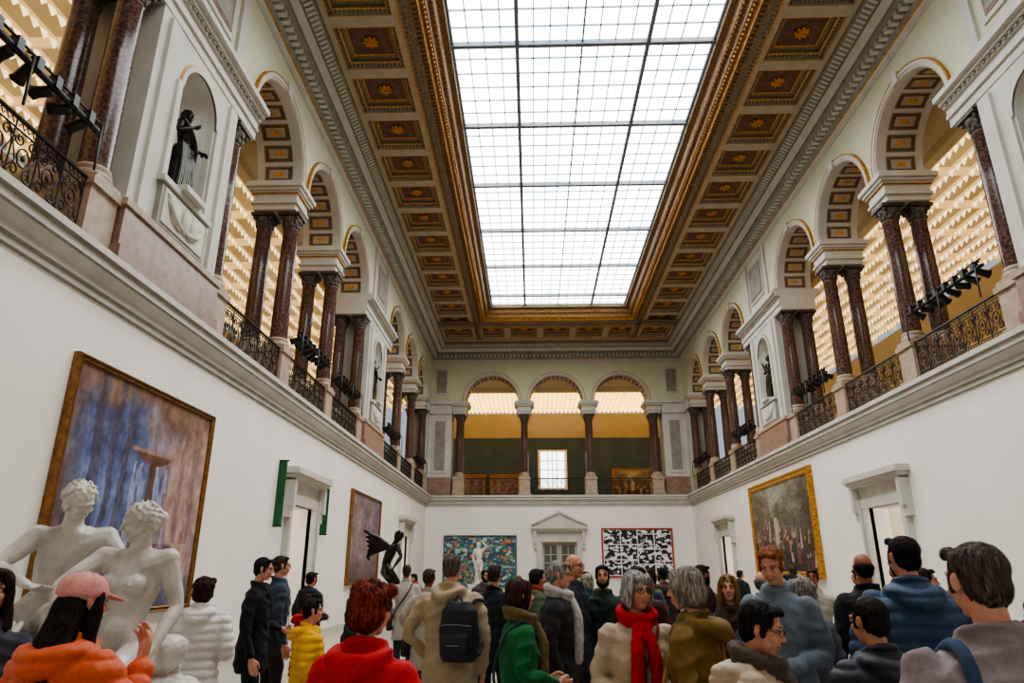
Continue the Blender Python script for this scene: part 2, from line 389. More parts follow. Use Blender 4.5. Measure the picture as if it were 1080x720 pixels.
    if bag:
        b_=bag; q=MB()
        limb(q,[(b_*.12*bw,.0,1.475),(b_*.09,.10,1.40),(0,.158,1.25),(-b_*.12,.158,1.08),(-b_*.20*bw,.09,.95)],[.011]*5,8,seg=6)
        limb(q,[(b_*.12*bw,.0,1.475),(b_*.09,-.105,1.40),(0,-.155,1.25),(-b_*.12,-.155,1.08),(-b_*.20*bw,-.09,.95)],[.011]*5,8,seg=6)
        g.merge(q); q=MB(); x=-b_*.245*bw
        loft(q,[((x,0,.74),.04,.11),((x,0,.76),.05,.13),((x,0,.88),.05,.135),((x,0,.96),.035,.125)],pw=3.5); g.merge(remesh(q,.012,2,m=8))
    g.v=[(x*s,y*s,z*s) for x,y,z in g.v]
    return g
CL={}
def cloth(c,rough=.8):
    k=(c,rough)
    if k not in CL:
        c2=tuple(max(0,int(x*.9)) for x in c); CL[k]=mat('fabric_%d_%d_%d'%c,C(*c2),C(*c),rough,60,bump=.35,bscale=420,sheen=.05,detail=5,lo=.25,hi=.6,spec=.25 if rough>.7 else .5)
    return CL[k]
HC={}
def hairm(c,k=1.0):
    if (c,k) not in HC:
        c1=tuple(min(255,int(x*k)) for x in c); c2=tuple(int(x*.5) for x in c1); HC[(c,k)]=mat('hair_%d_%d_%d'%c,C(*c2),C(*c1),.62,30,stretch=(2.2,2.2,.35),bump=.9,bscale=45,spec=.3)
    return HC[(c,k)]
def skinm(c):
    m=mat('skin',C(min(255,c[0]+6),c[1]-14,c[2]-14),C(*c),.55,22,bump=.1,bscale=400,spec=.35); b=m.node_tree.nodes['Principled BSDF']
    b.inputs['Subsurface Weight'].default_value=.12; b.inputs['Subsurface Radius'].default_value=(.02,.008,.004); return m
SK=[skinm((208,160,136)),skinm((192,142,116)),skinm((150,104,80))]
M_eye=mat('eye_white',C(215,208,202),None,.2); M_dark=mat('dark_detail',C(30,22,20),None,.4); M_lip=mat('lips',C(164,102,92),None,.45)
M_shoe=mat('shoe_leather',C(34,30,28),C(48,42,38),.4,6)
def pmats(coat,pants,skin,hairc,acc,scarfc,crough=.8):
    return [cloth(coat,crough),cloth(pants),SK[skin],hairm(hairc),M_eye,M_dark,M_lip,M_shoe,cloth(acc),cloth(scarfc),hairm(hairc,1.35)]
def person(name,X,Y,heading,coat=(40,40,45),pants=(40,42,52),hairc=(40,30,25),skin=0,acc=(40,40,40),scarfc=(150,30,35),crough=.8,**k):
    g=build_person(seed=len(sc.objects)%17,**k)
    me=g.mesh(name,pmats(coat,pants,skin,hairc,acc,scarfc,crough)); return place(me,name,(X,Y,0),(0,0,math.radians(heading)))
W='woman';Mn='man'
person(W,-1.78,2.8,-14,coat=(222,92,38),hairc=(40,29,27),acc=(226,158,150),style='puffer',fem=True,h=1.70,hair='cap',arms=('down','phone'),head=(-18,-6),vox=.010,crough=.5,build=1.06)
person(W,-2.80,6.1,10,coat=(230,226,224),hairc=(74,46,34),fem=True,h=1.66,hair='curly',arms=('bent','bent'),style='puffer',hem=.78,build=1.15,crough=.5,vox=.013)
person(Mn,-2.86,7.5,-85,coat=(24,24,28),pants=(26,26,30),hairc=(44,36,32),h=1.86,hair='short',arms=('bent','down'),hem=.72,head=(0,-8))
person(Mn,-3.05,8.6,-60,coat=(60,66,84),pants=(50,40,36),hairc=(74,60,52),h=1.9,hair='short',glasses=True)
person('child',-1.83,6.0,-70,coat=(236,178,30),pants=(40,40,50),hairc=(44,32,28),h=1.5,style='puffer',hair='short',arms=('bent','bent'),vox=.013)
person('child',-2.55,8.2,-60,coat=(190,36,34),hairc=(60,36,26),h=1.48,hair='short',style='puffer')
person(W,-.68,3.0,-14,coat=(202,30,32),hairc=(150,60,36),fem=True,h=1.665,hair='curly',arms=('bent','bent'),vox=.011,head=(-14,-8),build=1.1,style='jacket',hood=True)
person(Mn,-.70,6.2,-12,coat=(178,160,132),pants=(60,66,84),hairc=(120,108,98),h=1.86,hair='short',hem=.62,build=1.15,arms=('pocket','down'),hood=True)
person(Mn,-.44,8.2,-20,coat=(34,36,44),hairc=(70,60,56),h=1.79,hair='short')
person(W,-.10,5.0,-75,coat=(30,104,60),pants=(30,30,34),hairc=(78,48,36),fem=True,h=1.66,hair='bob',scarf=True,scarfc=(118,98,66),arms=('bent','bent'),hem=.6,build=1.08,bag=1,acc=(50,84,84),vox=.012)
person(Mn,.2,6.0,-100,coat=(44,42,44),hairc=(176,170,166),h=1.80,hair='short',glasses=True,scarf=True,scarfc=(190,186,182),head=(0,-5),build=1.12)
person(Mn,.40,7.2,-120,coat=(46,50,60),hairc=(150,142,138),skin=1,h=1.88,hair='bald',glasses=True)
person(W,.60,4.3,-172,coat=(192,176,154),hairc=(200,194,188),fem=True,h=1.71,hair='bob',scarf=True,scarfc=(196,26,40),arms=('bent','bent'),vox=.011,head=(16,-4),hem=.6,glasses=True,build=1.05,bag=-1,acc=(120,40,44))
person(W,.86,4.0,58,coat=(122,98,48),hairc=(176,164,150),fem=True,h=1.73,hair='bob',arms=('bent','down'),vox=.011,head=(12,-8),hood=True,build=1.05,bag=1,acc=(170,120,60))
person(W,1.6,6.0,165,coat=(70,52,44),hairc=(180,138,88),fem=True,h=1.69,hair='long',bag=1)
person(Mn,1.59,4.8,138,coat=(112,124,138),hairc=(174,108,62),h=1.88,hair='short',vox=.012,head=(10,-22),arms=('bent','bent'))
person(W,.88,3.0,-112,coat=(192,174,150),hairc=(34,28,28),fem=True,h=1.60,hair='short',glasses=True,style='puffer',vox=.011,head=(-10,-16),scarf=True,scarfc=(90,80,70),crough=.55)
person(Mn,2.72,6.0,-10,coat=(36,36,40),hairc=(28,22,20),skin=2,h=1.86,hair='bald')
person(Mn,2.2,4.3,-12,coat=(34,66,102),hairc=(34,30,30),h=1.91,hair='short',style='puffer',vox=.011,build=1.12,crough=.5,head=(18,0))
person(Mn,1.34,2.2,-10,coat=(152,138,142),hairc=(104,88,78),h=1.79,hair='short',vox=.009,strap=True,scarfc=(52,72,100),build=1.1,head=(14,-4),arms=('down','bent'))
person(Mn,1.5,3.3,14,coat=(32,36,50),hairc=(48,38,36),skin=1,h=1.60,hair='short',style='puffer',vox=.011,crough=.5,head=(10,-6))
person(W,3.12,4.5,-10,coat=(90,50,50),hairc=(190,150,96),fem=True,h=1.72,hair='long')
person(W,-2.72,3.6,-150,coat=(60,60,70),hairc=(60,40,30),fem=True,h=1.72,hair='long')
person(Mn,.72,7.5,175,coat=(40,60,50),hairc=(26,20,18),h=1.78,hair='beard')
person(Mn,1.02,7.0,150,coat=(70,30,34),hairc=(30,24,22),h=1.76,hair='beard',skin=1)
person(W,-1.75,7.2,-100,coat=(50,46,52),hairc=(40,30,26),fem=True,h=1.5,hair='long')
person(W,2.02,5.5,12,coat=(86,90,104),hairc=(188,182,176),fem=True,h=1.66,hair='curly')
person(W,1.22,5.3,-20,coat=(92,60,52),hairc=(96,66,46),fem=True,h=1.62,hair='bob',hood=True)
person(Mn,2.75,3.6,-20,coat=(44,46,52),hairc=(60,50,44),h=1.70,hair='short',build=1.08)
BG=[]
for i in range(9):
    fem=i%2==0
    g=build_person(h=1.68 if fem else 1.78,fem=fem,hair=['bob','short','long','bald','curly','short','bun','beard','bob'][i],style=['jacket','puffer'][i%3==1],hem=[.74,.6][i%2],arms=[('down','bent'),('bent','bent'),('pocket','down')][i%3],vox=.024,seed=i,scarf=i in(2,4),bag=(i%3)-1)
    cc=[(120,40,44),(30,34,40),(150,140,128),(40,56,84),(84,96,70),(180,172,160),(34,30,36),(70,60,56),(46,80,110)][i]
    hc=[(180,176,170),(40,30,26),(150,110,70),(140,130,124),(60,40,30),(90,70,56),(50,36,30),(30,24,22),(200,190,170)][i]
    BG.append((g.mesh('visitor',pmats(cc,(44,46,56),i%3,hc,(50,50,50),(160,60,50))),fem))
bgp=[(-3.4,11),(-2.2,12.5),(-1.2,10.5),(.05,9.6),(.75,10),(1.35,9),(1.9,8.2),(2.35,10.5),(2.9,8.2),(3.6,7.2),(3.6,9.4),(4.1,12),(.9,12.5),(1.9,12.8),(2.8,13.5),(-.9,13.5),(.2,14),(3.3,15),(4.9,11),(5.0,14),(-1.8,16),(.6,17),(1.6,16.5),(2.6,18),(4.2,18.5),(-.4,20),(3.6,22),(5.4,19),(1.2,22),(6.2,17),(-3.3,20),(4.3,8.0),(2.3,7.3),(2.0,11.2),(1.15,8.2),(3.3,6.2),(3.9,5.6),(-1.3,9.0),(2.9,10.9),(1.6,10.0)]
for i,(x,y) in enumerate(bgp):
    me,fem=BG[(i*4+1)%9]
    place(me,W if fem else Mn,(x,y,0),(0,0,random.choice((random.uniform(-1.6,1.6),random.uniform(-3.1,3.1)))),(1,1,random.uniform(.96,1.04)))
b=MB(); q=MB()
loft(q,[((0,0,0),.13,.07),((0,0,.04),.155,.09),((0,0,.22),.16,.095),((0,0,.38),.145,.085),((0,0,.45),.09,.05)],pw=3); loft(q,[((0,-.08,.05),.11,.04),((0,-.09,.1),.12,.05),((0,-.08,.2),.11,.04)],pw=3)
b.merge(remesh(q,.01,2,lambda co,n:.006*noise.noise(co*16),m=0))
for z,w in((.27,.13),(.12,.1)): limb(b,[(-w,-.11 if z<.2 else -.085,z),(0,-.145 if z<.2 else -.103,z+.01),(w,-.11 if z<.2 else -.085,z)],[.003]*3,1,seg=5)
limb(b,[(-.03,-.02,.45),(0,-.02,.5),(.03,-.02,.45)],[.008]*3,0,seg=6)
for sx in(1,-1): limb(b,[(sx*.08,.08,.42),(sx*.1,.12,.46),(sx*.12,.3,.42),(sx*.14,.33,.25),(sx*.14,.09,.05)],[.015]*5,0,seg=6)
b.obj('backpack',[mat('black_nylon',C(24,26,34),None,.6,bump=.2,scale=80),M_bar2],loc=(-.60,5.95,1.03),rot=(0,0,math.radians(-16)))
# ---------------------------------------------------------------- statues
def figure(mb,j,k=1.0,hk=None,hairlong=False):
    V={a:Vector(c) for a,c in j.items()}
    hk=hk or k
    h=V['head']; f=V['face'].normalized(); up=(h-V['neck']).normalized()
    f=(f-up*f.dot(up)).normalized(); rt=f.cross(up)
    R=Matrix((rt,f,up)).transposed().to_4x4()
    hm=MB(); ell(hm,(0,-.015,.03),(.078,.098,.092)); ell(hm,(0,.022,-.035),(.062,.07,.085)); limb(hm,[(0,.088,.02),(0,.113,-.025)],[.009,.0135]); ell(hm,(0,.05,-.09),(.034,.034,.028)); limb(hm,[(-.045,.078,.03),(0,.09,.032),(.045,.078,.03)],[.009]*3)
    for sx in(1,-1): ell(hm,(sx*.077,-.005,-.005),(.01,.019,.03)); ell(hm,(sx*.04,.068,-.025),(.02,.018,.02)); ell(hm,(sx*.031,.079,.01),(.013,.009,.007))
    for i in range(90):
        a=i*2.4; z=.125-.19*(i/90); r=.088*math.sqrt(max(.05,1-((z-.03)/.105)**2)); x=r*math.cos(a); y=-.022+r*1.1*math.sin(a)
        if not(y>.025 and z<.065): limb(hm,[(x,y,z),(x*1.05+.01*math.sin(i),y*1.05+.01*math.cos(i),z-.015),(x*1.02+.014*math.cos(i),y*1.02,z-.03)],[.011,.012,.007],seg=6,sub=1)
    if hairlong: ell(hm,(0,-.12,.0),(.05,.045,.05))
    limb(hm,[(-.012,.085,-.055),(0,.094,-.057),(.012,.085,-.055)],[.006,.008,.006]); limb(hm,[(-.01,.085,-.067),(0,.092,-.068),(.01,.085,-.067)],[.006,.007,.006])
    mb.merge(hm,Matrix.Translation(h)@R@Matrix.Scale(hk,4))
    limb(mb,[h-up*.04*k,V['neck'],V['chest']+(V['neck']-V['chest'])*.5],[.056*k,.060*k,.085*k])
    limb(mb,[V['shL'],V['chest']*.4+(V['shL']+V['shR'])*.3,V['shR']],[.072*k,.10*k,.072*k])
    limb(mb,[(V['shL']+V['shR'])/2-up*.02,V['chest'],V['belly'],(V['hipL']+V['hipR'])/2],[.10*k,.135*k,.112*k,.14*k],seg=14)
    limb(mb,[V['shL']*.7+V['shR']*.3-up*.03,V['chest']+(V['shL']-V['shR'])*.18,V['belly']+(V['hipL']-V['hipR'])*.14,V['hipL']],[.09*k,.105*k,.088*k,.125*k])
    limb(mb,[V['shR']*.7+V['shL']*.3-up*.03,V['chest']-(V['shL']-V['shR'])*.18,V['belly']-(V['hipL']-V['hipR'])*.14,V['hipR']],[.09*k,.105*k,.088*k,.125*k])
    for s in'LR':
        a,e,w=V['sh'+s],V['el'+s],V['wr'+s]
        limb(mb,[a,a*.55+e*.45,e,e*.65+w*.35,w],[.068*k,.060*k,.042*k,.048*k,.028*k])
        d=(w-e).normalized(); q=Vector((0,0,-1)).rotation_difference(d)
        mb.merge(get_hand(),Matrix.Translation(w+d*.02)@q.to_matrix().to_4x4()@Matrix.Scale(1.2*k,4))
        a,e,w=V['hip'+s],V['kn'+s],V['an'+s]
        limb(mb,[a,a*.55+e*.45,e,e*.65+w*.35,w],[.12*k,.105*k,.068*k,.07*k,.042*k])
        t=Vector((w-e)).normalized(); fd=(V['face']-t*V['face'].dot(t)); fd=fd.normalized() if fd.length>.01 else Vector((0,1,0))
        limb(mb,[w,w+fd*.1*k+t*.05*k,w+fd*.2*k+t*.06*k],[.045*k,.04*k,.025*k])
g=MB()
figure(g,dict(head=(.42,-.08,2.04),neck=(.42,-.02,1.91),face=(-.75,-.6,.1),shL=(.62,-.0,1.79),shR=(.20,-.06,1.80),chest=(.40,-.02,1.62),belly=(.41,-.06,1.36),hipL=(.52,-.02,1.14),hipR=(.28,-.06,1.14),
  elL=(.72,.02,1.48),wrL=(.70,-.18,1.24),elR=(.04,-.24,1.62),wrR=(.14,-.38,1.40),knL=(.62,-.46,1.12),anL=(.56,-.45,.72),knR=(.24,-.55,1.14),anR=(.34,-.5,.74)),1.12,1.12,True)
for x in(.30,.50): ell(g,(x,-.155,1.62),(.075,.07,.072)); ell(g,(x,-.225,1.62),(.012,.012,.012))
ell(g,(.41,-.15,1.32),(.11,.09,.12))
figure(g,dict(head=(-.06,-.06,2.19),neck=(-.13,.02,2.07),face=(.85,-.5,-.15),shL=(.06,.14,1.95),shR=(-.30,-.08,1.95),chest=(-.17,.08,1.78),belly=(-.27,.12,1.54),hipL=(-.26,.18,1.34),hipR=(-.44,.04,1.34),
  elL=(.2,.14,1.80),wrL=(.30,.1,1.60),elR=(-.38,-.30,1.74),wrR=(-.12,-.38,1.64),knL=(-.02,-.16,1.44),anL=(-.06,-.05,1.0),knR=(-.46,-.44,1.40),anR=(-.42,-.34,.95)),1.12,1.12)
random.seed(3)
for i in range(46):
    ell(g,(random.uniform(-1.0,.72),random.uniform(-.3,.4),random.uniform(.8,1.16)),(random.uniform(.1,.24),random.uniform(.1,.2),random.uniform(.06,.16)),rot=Matrix.Rotation(random.uniform(-.8,.8),4,'Y'))
loft(g,[((-.12,.05,.72),.95,.5),((-.12,.05,.9),.9,.47),((-.12,.05,1.02),.78,.4)],pw=3)
for i in range(13): limb(g,[(.12+.035*i,-.24,1.18),(.08+.045*i,-.46-.015*(i%2),1.04),(.02+.062*i,-.52+.02*(i%2),.80)],[.018,.022,.024])
for i in range(8): limb(g,[(-.55+.05*i,-.2,1.38),(-.6+.065*i,-.42,1.15),(-.65+.08*i,-.46,.82)],[.02,.028,.026])
figure(g,dict(head=(-.98,-.1,1.74),neck=(-.95,0,1.61),face=(.3,-.9,0),shL=(-.78,.0,1.48),shR=(-1.15,.0,1.48),chest=(-.95,.05,1.35),belly=(-.92,.05,1.15),hipL=(-.82,.05,.98),hipR=(-1.05,.05,.98),
  elL=(-.66,-.14,1.3),wrL=(-.5,-.2,1.5),elR=(-1.2,-.1,1.2),wrR=(-1.1,-.3,1.1),knL=(-.75,-.35,1.0),anL=(-.8,-.3,.75),knR=(-1.1,-.35,1.0),anR=(-1.1,-.3,.75)),1.0)
gm=remesh(g,.009,1,lambda co,n:.002*noise.noise(co*20)+(.008*noise.noise(co*9)+.008*noise.noise(co*24) if co.z<1.12 else 0),0)
gm.box(-1.3,.95,-.62,.6,0,.08,1); gm.box(-1.22,.88,-.56,.52,.08,.68,1); gm.box(-1.28,.93,-.6,.57,.68,.78,0)
gm.obj('marble_sculpture_group',[M_marble,M_grey],loc=(-3.2,5.0,0),recalc=False)
g=MB()
figure(g,dict(head=(.2,0,.98),neck=(.14,0,.88),face=(.7,-.6,.2),shL=(.02,.12,.78),shR=(.2,-.12,.8),chest=(.05,0,.68),belly=(-.02,0,.48),hipL=(-.06,.1,.32),hipR=(.06,-.08,.32),
  elL=(-.22,.16,.92),wrL=(-.42,.1,1.06),elR=(.3,-.2,.6),wrR=(.2,-.3,.42),knL=(.12,.1,.08),anL=(-.14,.08,-.02),knR=(.24,-.1,.12),anR=(.1,-.08,-.12)),.78,.95)
for i in range(7): limb(g,[(.0,.1,.8),(-.22-.03*i,.12,.95-.05*i),(-.5+.02*i,.1,1.08-.09*i)],[.05,.05,.02])
ell(g,(.05,0,-.12),(.28,.22,.08))
gm=remesh(g,.014,1,m=0); gm.box(-.3,.35,-.3,.3,-1.4,-.15,1)
gm.obj('winged_bronze_statue',[M_bronze,M_wall],loc=(-2.85,14,1.4),recalc=False)
g=MB()
figure(g,dict(head=(0,0,1.73),neck=(0,0,1.6),face=(.3,-1,0),shL=(.19,0,1.5),shR=(-.19,0,1.5),chest=(0,0,1.32),belly=(.02,0,1.1),hipL=(.1,0,.92),hipR=(-.1,0,.92),
  elL=(.36,-.05,1.68),wrL=(.12,-.05,1.9),elR=(-.26,.02,1.22),wrR=(-.2,-.15,1.0),knL=(.12,-.08,.5),anL=(.1,0,.1),knR=(-.06,0,.5),anR=(-.08,0,.1)),1,1.1)
limb(g,[(-.05,.1,1.0),(-.02,.14,.5),(0,.12,.05)],[.1,.14,.2]); ell(g,(0,0,.03),(.3,.26,.06))
gm=remesh(g,.018,1,m=0); gm.box(-.4,.4,-.4,.4,-1.2,0,1); gm.box(-.45,.45,-.45,.45,-.08,0,1)
gm.obj('white_marble_statue',[M_marble,M_wall],loc=(-2.5,33,1.2),recalc=False)
def niche_fig(v):
    g=MB()
    figure(g,dict(head=(0,0,1.60),neck=(0,0,1.48),face=(.4 if v else -.4,-1,0),shL=(.19,0,1.37),shR=(-.19,0,1.37),chest=(0,0,1.2),belly=(.02,0,1.0),hipL=(.1,0,.85),hipR=(-.1,0,.85),
      elL=(.33,-.02,1.12),wrL=(.25,-.2,1.0),elR=(-.3,-.05,1.12),wrR=(-.12,-.2,1.28),knL=(.14,-.12,.46),anL=(.14,.02,.08),knR=(-.08,-.02,.45),anR=(-.1,0,.08)),1.0,1.15)
    loft(g,[((0,.04,.02),.22,.16),((0,.03,.3),.2,.15),((0,.02,.7),.19,.14),((0,0,.9),.2,.15)])
    for i in range(8): limb(g,[(-.2+.055*i,-.1,.95),(-.21+.06*i,-.14,.5),(-.22+.062*i,-.12,.06)],[.03,.035,.04])
    limb(g,[(-.2,-.06,1.4),(0,-.14,1.2),(.2,-.12,.95),(.26,-.08,.5)],[.05,.055,.06,.04])
    ell(g,(0,0,.0),(.28,.24,.06))
    return remesh(g,.014,1,m=0).mesh('niche_statue',[M_bronze])
NF=[niche_fig(0),niche_fig(1)]
# ---------------------------------------------------------------- architecture
XL,XR,YF,XM=-6.1,9.1,40.0,1.5
mL=lambda s,d,z:(XL-d,s,z)
mR=lambda s,d,z:(XR+d,s,z)
mF=lambda s,d,z:(s,YF+d,z)
T=1.15; ZS=11.5; ZT=14.0; AR=1.58; ZB=5.92
SUP=[-3,.8,4.6,8.4,12.2,16,19.8,23.6,27.4,31.2,35,38.8]
PIERS=[(8.4,12.2),(23.6,27.4)]
ARCH=[(-3,.8),(.8,4.6),(4.6,8.4),(12.2,16),(16,19.8),(19.8,23.6),(27.4,31.2),(31.2,35),(35,38.8)]
FS=[XM-5.79,XM-1.93,XM+1.93,XM+5.79]; FARCH=[(FS[i],FS[i+1]) for i in range(3)]
def prof(mb,s0,s1,pts,m=0,mats=None):
    for i in range(len(pts)-1):
        (d0,z0),(d1,z1)=pts[i],pts[i+1]
        mb.quad((s0,d0,z0),(s1,d0,z0),(s1,d1,z1),(s0,d1,z1),mats[i] if mats else m)
def arch(mb,a,b,N=24):
    c=(a+b)/2
    mb.box(a,c-AR,0,T,ZS,ZT,0); mb.box(c+AR,b,0,T,ZS,ZT,0)
    P=[(c-AR*math.cos(math.pi*i/N),ZS+AR*math.sin(math.pi*i/N)) for i in range(N+1)]
    for i in range(N):
        (s0,z0),(s1,z1)=P[i],P[i+1]
        for d in(0,T): mb.quad((s0,d,z0),(s1,d,z1),(s1,d,ZT),(s0,d,ZT),0)
        mb.quad((s0,0,z0),(s1,0,z1),(s1,T,z1),(s0,T,z0),1)
    def ring(r0,r1,d0,d1,m):
        for i in range(N):
            a0,a1=math.pi*i/N,math.pi*(i+1)/N
            f=lambda r,t,d:(c-r*math.cos(t),d,ZS+r*math.sin(t))
            mb.quad(f(r0,a0,d0),f(r0,a1,d0),f(r1,a1,d0),f(r1,a0,d0),m)
            mb.quad(f(r0,a0,d0),f(r0,a1,d0),f(r0,a1,d1),f(r0,a0,d1),m)
            mb.quad(f(r1,a0,d0),f(r1,a1,d0),f(r1,a1,d1),f(r1,a0,d1),m)
    ring(AR-.01,AR+.07,-.05,.06,2); ring(AR+.07,AR+.16,-.08,.0,2); ring(AR+.16,AR+.195,-.09,0,3)
    ring(AR+.0,AR+.012,-.058,0,3)
    K=9
    for k in range(K):
        t0=math.pi*(k+.1)/K; t1=math.pi*(k+.9)/K
        def patch(rr,e,d0,d1,m):
            for q in range(2):
                u0=t0+e+(t1-t0-2*e)*q/2; u1=t0+e+(t1-t0-2*e)*(q+1)/2
                f=lambda t,d:(c-rr*math.cos(t),d,ZS+rr*math.sin(t))
                mb.quad(f(u0,d0),f(u1,d0),f(u1,d1),f(u0,d1),m)
        patch(AR-.012,0,.2,T-.2,9); patch(AR-.016,.02,.23,T-.23,4); patch(AR-.022,.06,.32,T-.32,5); patch(AR-.03,.1,.47,T-.47,10)
    mb.box(c-.12,c+.12,-.12,0,ZS+AR-.03,ZS+AR+.26,2)
def impost(mb,s,w=.42,d0=0,d1=T):
    for e,z0,z1 in((-.02,10.7,10.86),(.04,10.86,10.92),(-.0,10.92,11.15),(.05,11.15,11.22),(.11,11.22,11.3),(.17,11.3,11.42),(.1,11.42,11.5)):
        mb.box(s-w-e,s+w+e,d0-e,d1+e,z0,z1,2)
    mb.box(s-w-.055,s+w+.055,d0-.055,d1+.055,11.145,11.165,3)
MATS_A=[M_green,M_grey,M_grey,M_gold,M_coff,M_ceil,M_tan,M_pink,M_greyd]
def pedestal(mb,s):
    mb.box(s-.36,s+.36,-.1,T+.1,ZB,ZB+.15,6); mb.box(s-.31,s+.31,-.04,T+.04,ZB+.15,6.82,6); mb.box(s-.35,s+.35,-.09,T+.09,6.82,6.94,6)
def pier(mb,a,b,N=16):
    c=(a+b)/2; a0,b0=a+.42,b-.42; r=.62; zb=7.85; zs=9.75; d0=-.06
    mb.box(a+.3,b-.3,-.2,T,ZB,6.2,7); mb.box(a+.34,b-.34,-.14,T,6.2,6.85,7); mb.box(a+.3,b-.3,-.18,T,6.85,6.96,6)
    mb.box(a0,c-r,d0,T,6.96,10.7,2); mb.box(c+r,b0,d0,T,6.96,10.7,2); mb.box(c-r,c+r,d0,T,6.96,zb,2)
    P=[(c-r*math.cos(math.pi*i/N),zs+r*math.sin(math.pi*i/N)) for i in range(N+1)]
    for i in range(N):
        (s0,z0),(s1,z1)=P[i],P[i+1]
        mb.quad((s0,d0,z0),(s1,d0,z1),(s1,d0,10.7),(s0,d0,10.7),2)
        t0,t1=math.pi*i/N,math.pi*(i+1)/N
        f=lambda t,z:(c-r*math.cos(t),d0+r*math.sin(t)*1.0,z)
        mb.add([f(t0,zb),f(t1,zb),f(t1,zs),f(t0,zs)],[(0,1,2,3)],2,True)
        for q in range(8):
            p0,p1=math.pi/2*q/8,math.pi/2*(q+1)/8
            g=lambda t,p:(c-r*math.cos(t)*math.cos(p),d0+r*math.sin(t)*math.cos(p),zs+r*math.sin(p))
            mb.add([g(t0,p0),g(t1,p0),g(t1,p1),g(t0,p1)],[(0,1,2,3)],2,True)
        for ra,rb,dd,m in((r,r+.09,-.05,2),(r+.09,r+.12,-.02,3)):
            h=lambda t,rr,d:(c-rr*math.cos(t),d,zs+rr*math.sin(t))
            mb.quad(h(t0,ra,d0+dd),h(t1,ra,d0+dd),h(t1,rb,d0+dd),h(t0,rb,d0+dd),m)
            mb.quad(h(t0,rb,d0+dd),h(t1,rb,d0+dd),h(t1,rb,d0),h(t0,rb,d0),m)
    for sg in(-1,1): mb.box(c+sg*(r+.12)-.07,c+sg*(r+.12)+.07,d0-.06,d0,zb,zs,2); mb.box(c+sg*(r+.55)-.12,c+sg*(r+.55)+.12,d0-.07,d0,6.96,10.6,2)
    mb.box(c-.85,c+.85,d0-.14,d0+.0,zb-.1,zb,2); mb.box(c-.78,c+.78,d0-.09,d0,7.0,zb-.12,8)
    mb.box(c-.7,c+.7,d0-.11,d0-.05,7.07,7.68,2)
    for sg in(-1,1):
        ell(mb,(c+sg*.33,d0-.12,7.38),(.14,.05,.2),2); ell(mb,(c+sg*.52,d0-.12,7.5),(.08,.05,.1),2); ell(mb,(c+sg*.2,d0-.12,7.22),(.1,.05,.08),2)
        limb(mb,[(c+sg*.6,d0-.12,7.6),(c+sg*.4,d0-.15,7.3),(c+sg*.1,d0-.15,7.2)],[.03,.045,.03],2)
    ell(mb,(c,d0-.13,7.4),(.12,.06,.24),2)
    mb.box(c-.34,c+.34,d0-.25,d0+.35,zb,zb+.1,2)
    for e,z0,z1 in((.0,10.7,10.9),(.05,10.9,10.97),(.02,10.97,11.15),(.08,11.15,11.22),(.16,11.22,11.3),(.26,11.3,11.42),(.18,11.42,11.5)):
        mb.box(a-.42,b+.42,-.08-e,T+e,z0,z1,2)
    n=int((b-a+.9)/.16)
    for i in range(n): mb.box(a-.45+i*.16,a-.45+i*.16+.08,-.2,-.1,11.16,11.22,8)
    mb.box(a,b,0,T,11.5,14,0)
    mb.box(c-1.25,c-1.0,-.08,0,11.6,14,2); mb.box(c+1.0,c+1.25,-.08,0,11.6,14,2); mb.box(c-1.3,c+1.3,-.1,0,11.5,11.75,2)
    mb.box(c-.8,c+.8,-.05,0,12.0,13.6,2); mb.box(c-.68,c+.68,-.065,0,12.12,13.48,7); mb.box(c-.6,c+.6,-.075,0,12.2,13.4,8)
def cornice_top(mb,s0,s1):
    P=[(0,13.86),(-.06,13.86),(-.06,14.0),(-.10,14.04),(-.14,14.06),(-.2,14.16),(-.2,14.3),(-.5,14.34),(-.5,14.46),(-.58,14.52),(-.66,14.62),(-.66,14.66),(-.67,14.68),(-.92,14.82),(-.95,14.9)]
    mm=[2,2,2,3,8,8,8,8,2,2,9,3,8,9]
    prof(mb,s0,s1,P,mats=mm)
    n=int((s1-s0)/.24)
    for i in range(n):
        mb.box(s0+i*.24,s0+i*.24+.13,-.4,-.18,14.18,14.32,2)
    n=int((s1-s0)/.16)
    for i in range(n):
        x=s0+i*.16; mb.add([(x,-.70,14.67),(x+.08,-.70,14.67),(x+.08,-.89,14.78),(x,-.89,14.78),(x+.04,-.82,14.70)],[(0,1,4),(1,2,4),(2,3,4),(3,0,4)],2)
def ledge(mb,s0,s1):
    P=[(0,5.3),(-.05,5.32),(-.05,5.4),(-.1,5.43),(-.1,5.54),(-.14,5.57),(-.24,5.64),(-.28,5.66),(-.28,5.76),(-.34,5.79),(-.34,5.89),(-.3,ZB),(T,ZB)]
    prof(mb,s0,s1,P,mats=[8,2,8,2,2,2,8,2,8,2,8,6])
MA=MATS_A+[M_ceil2,M_goldb]
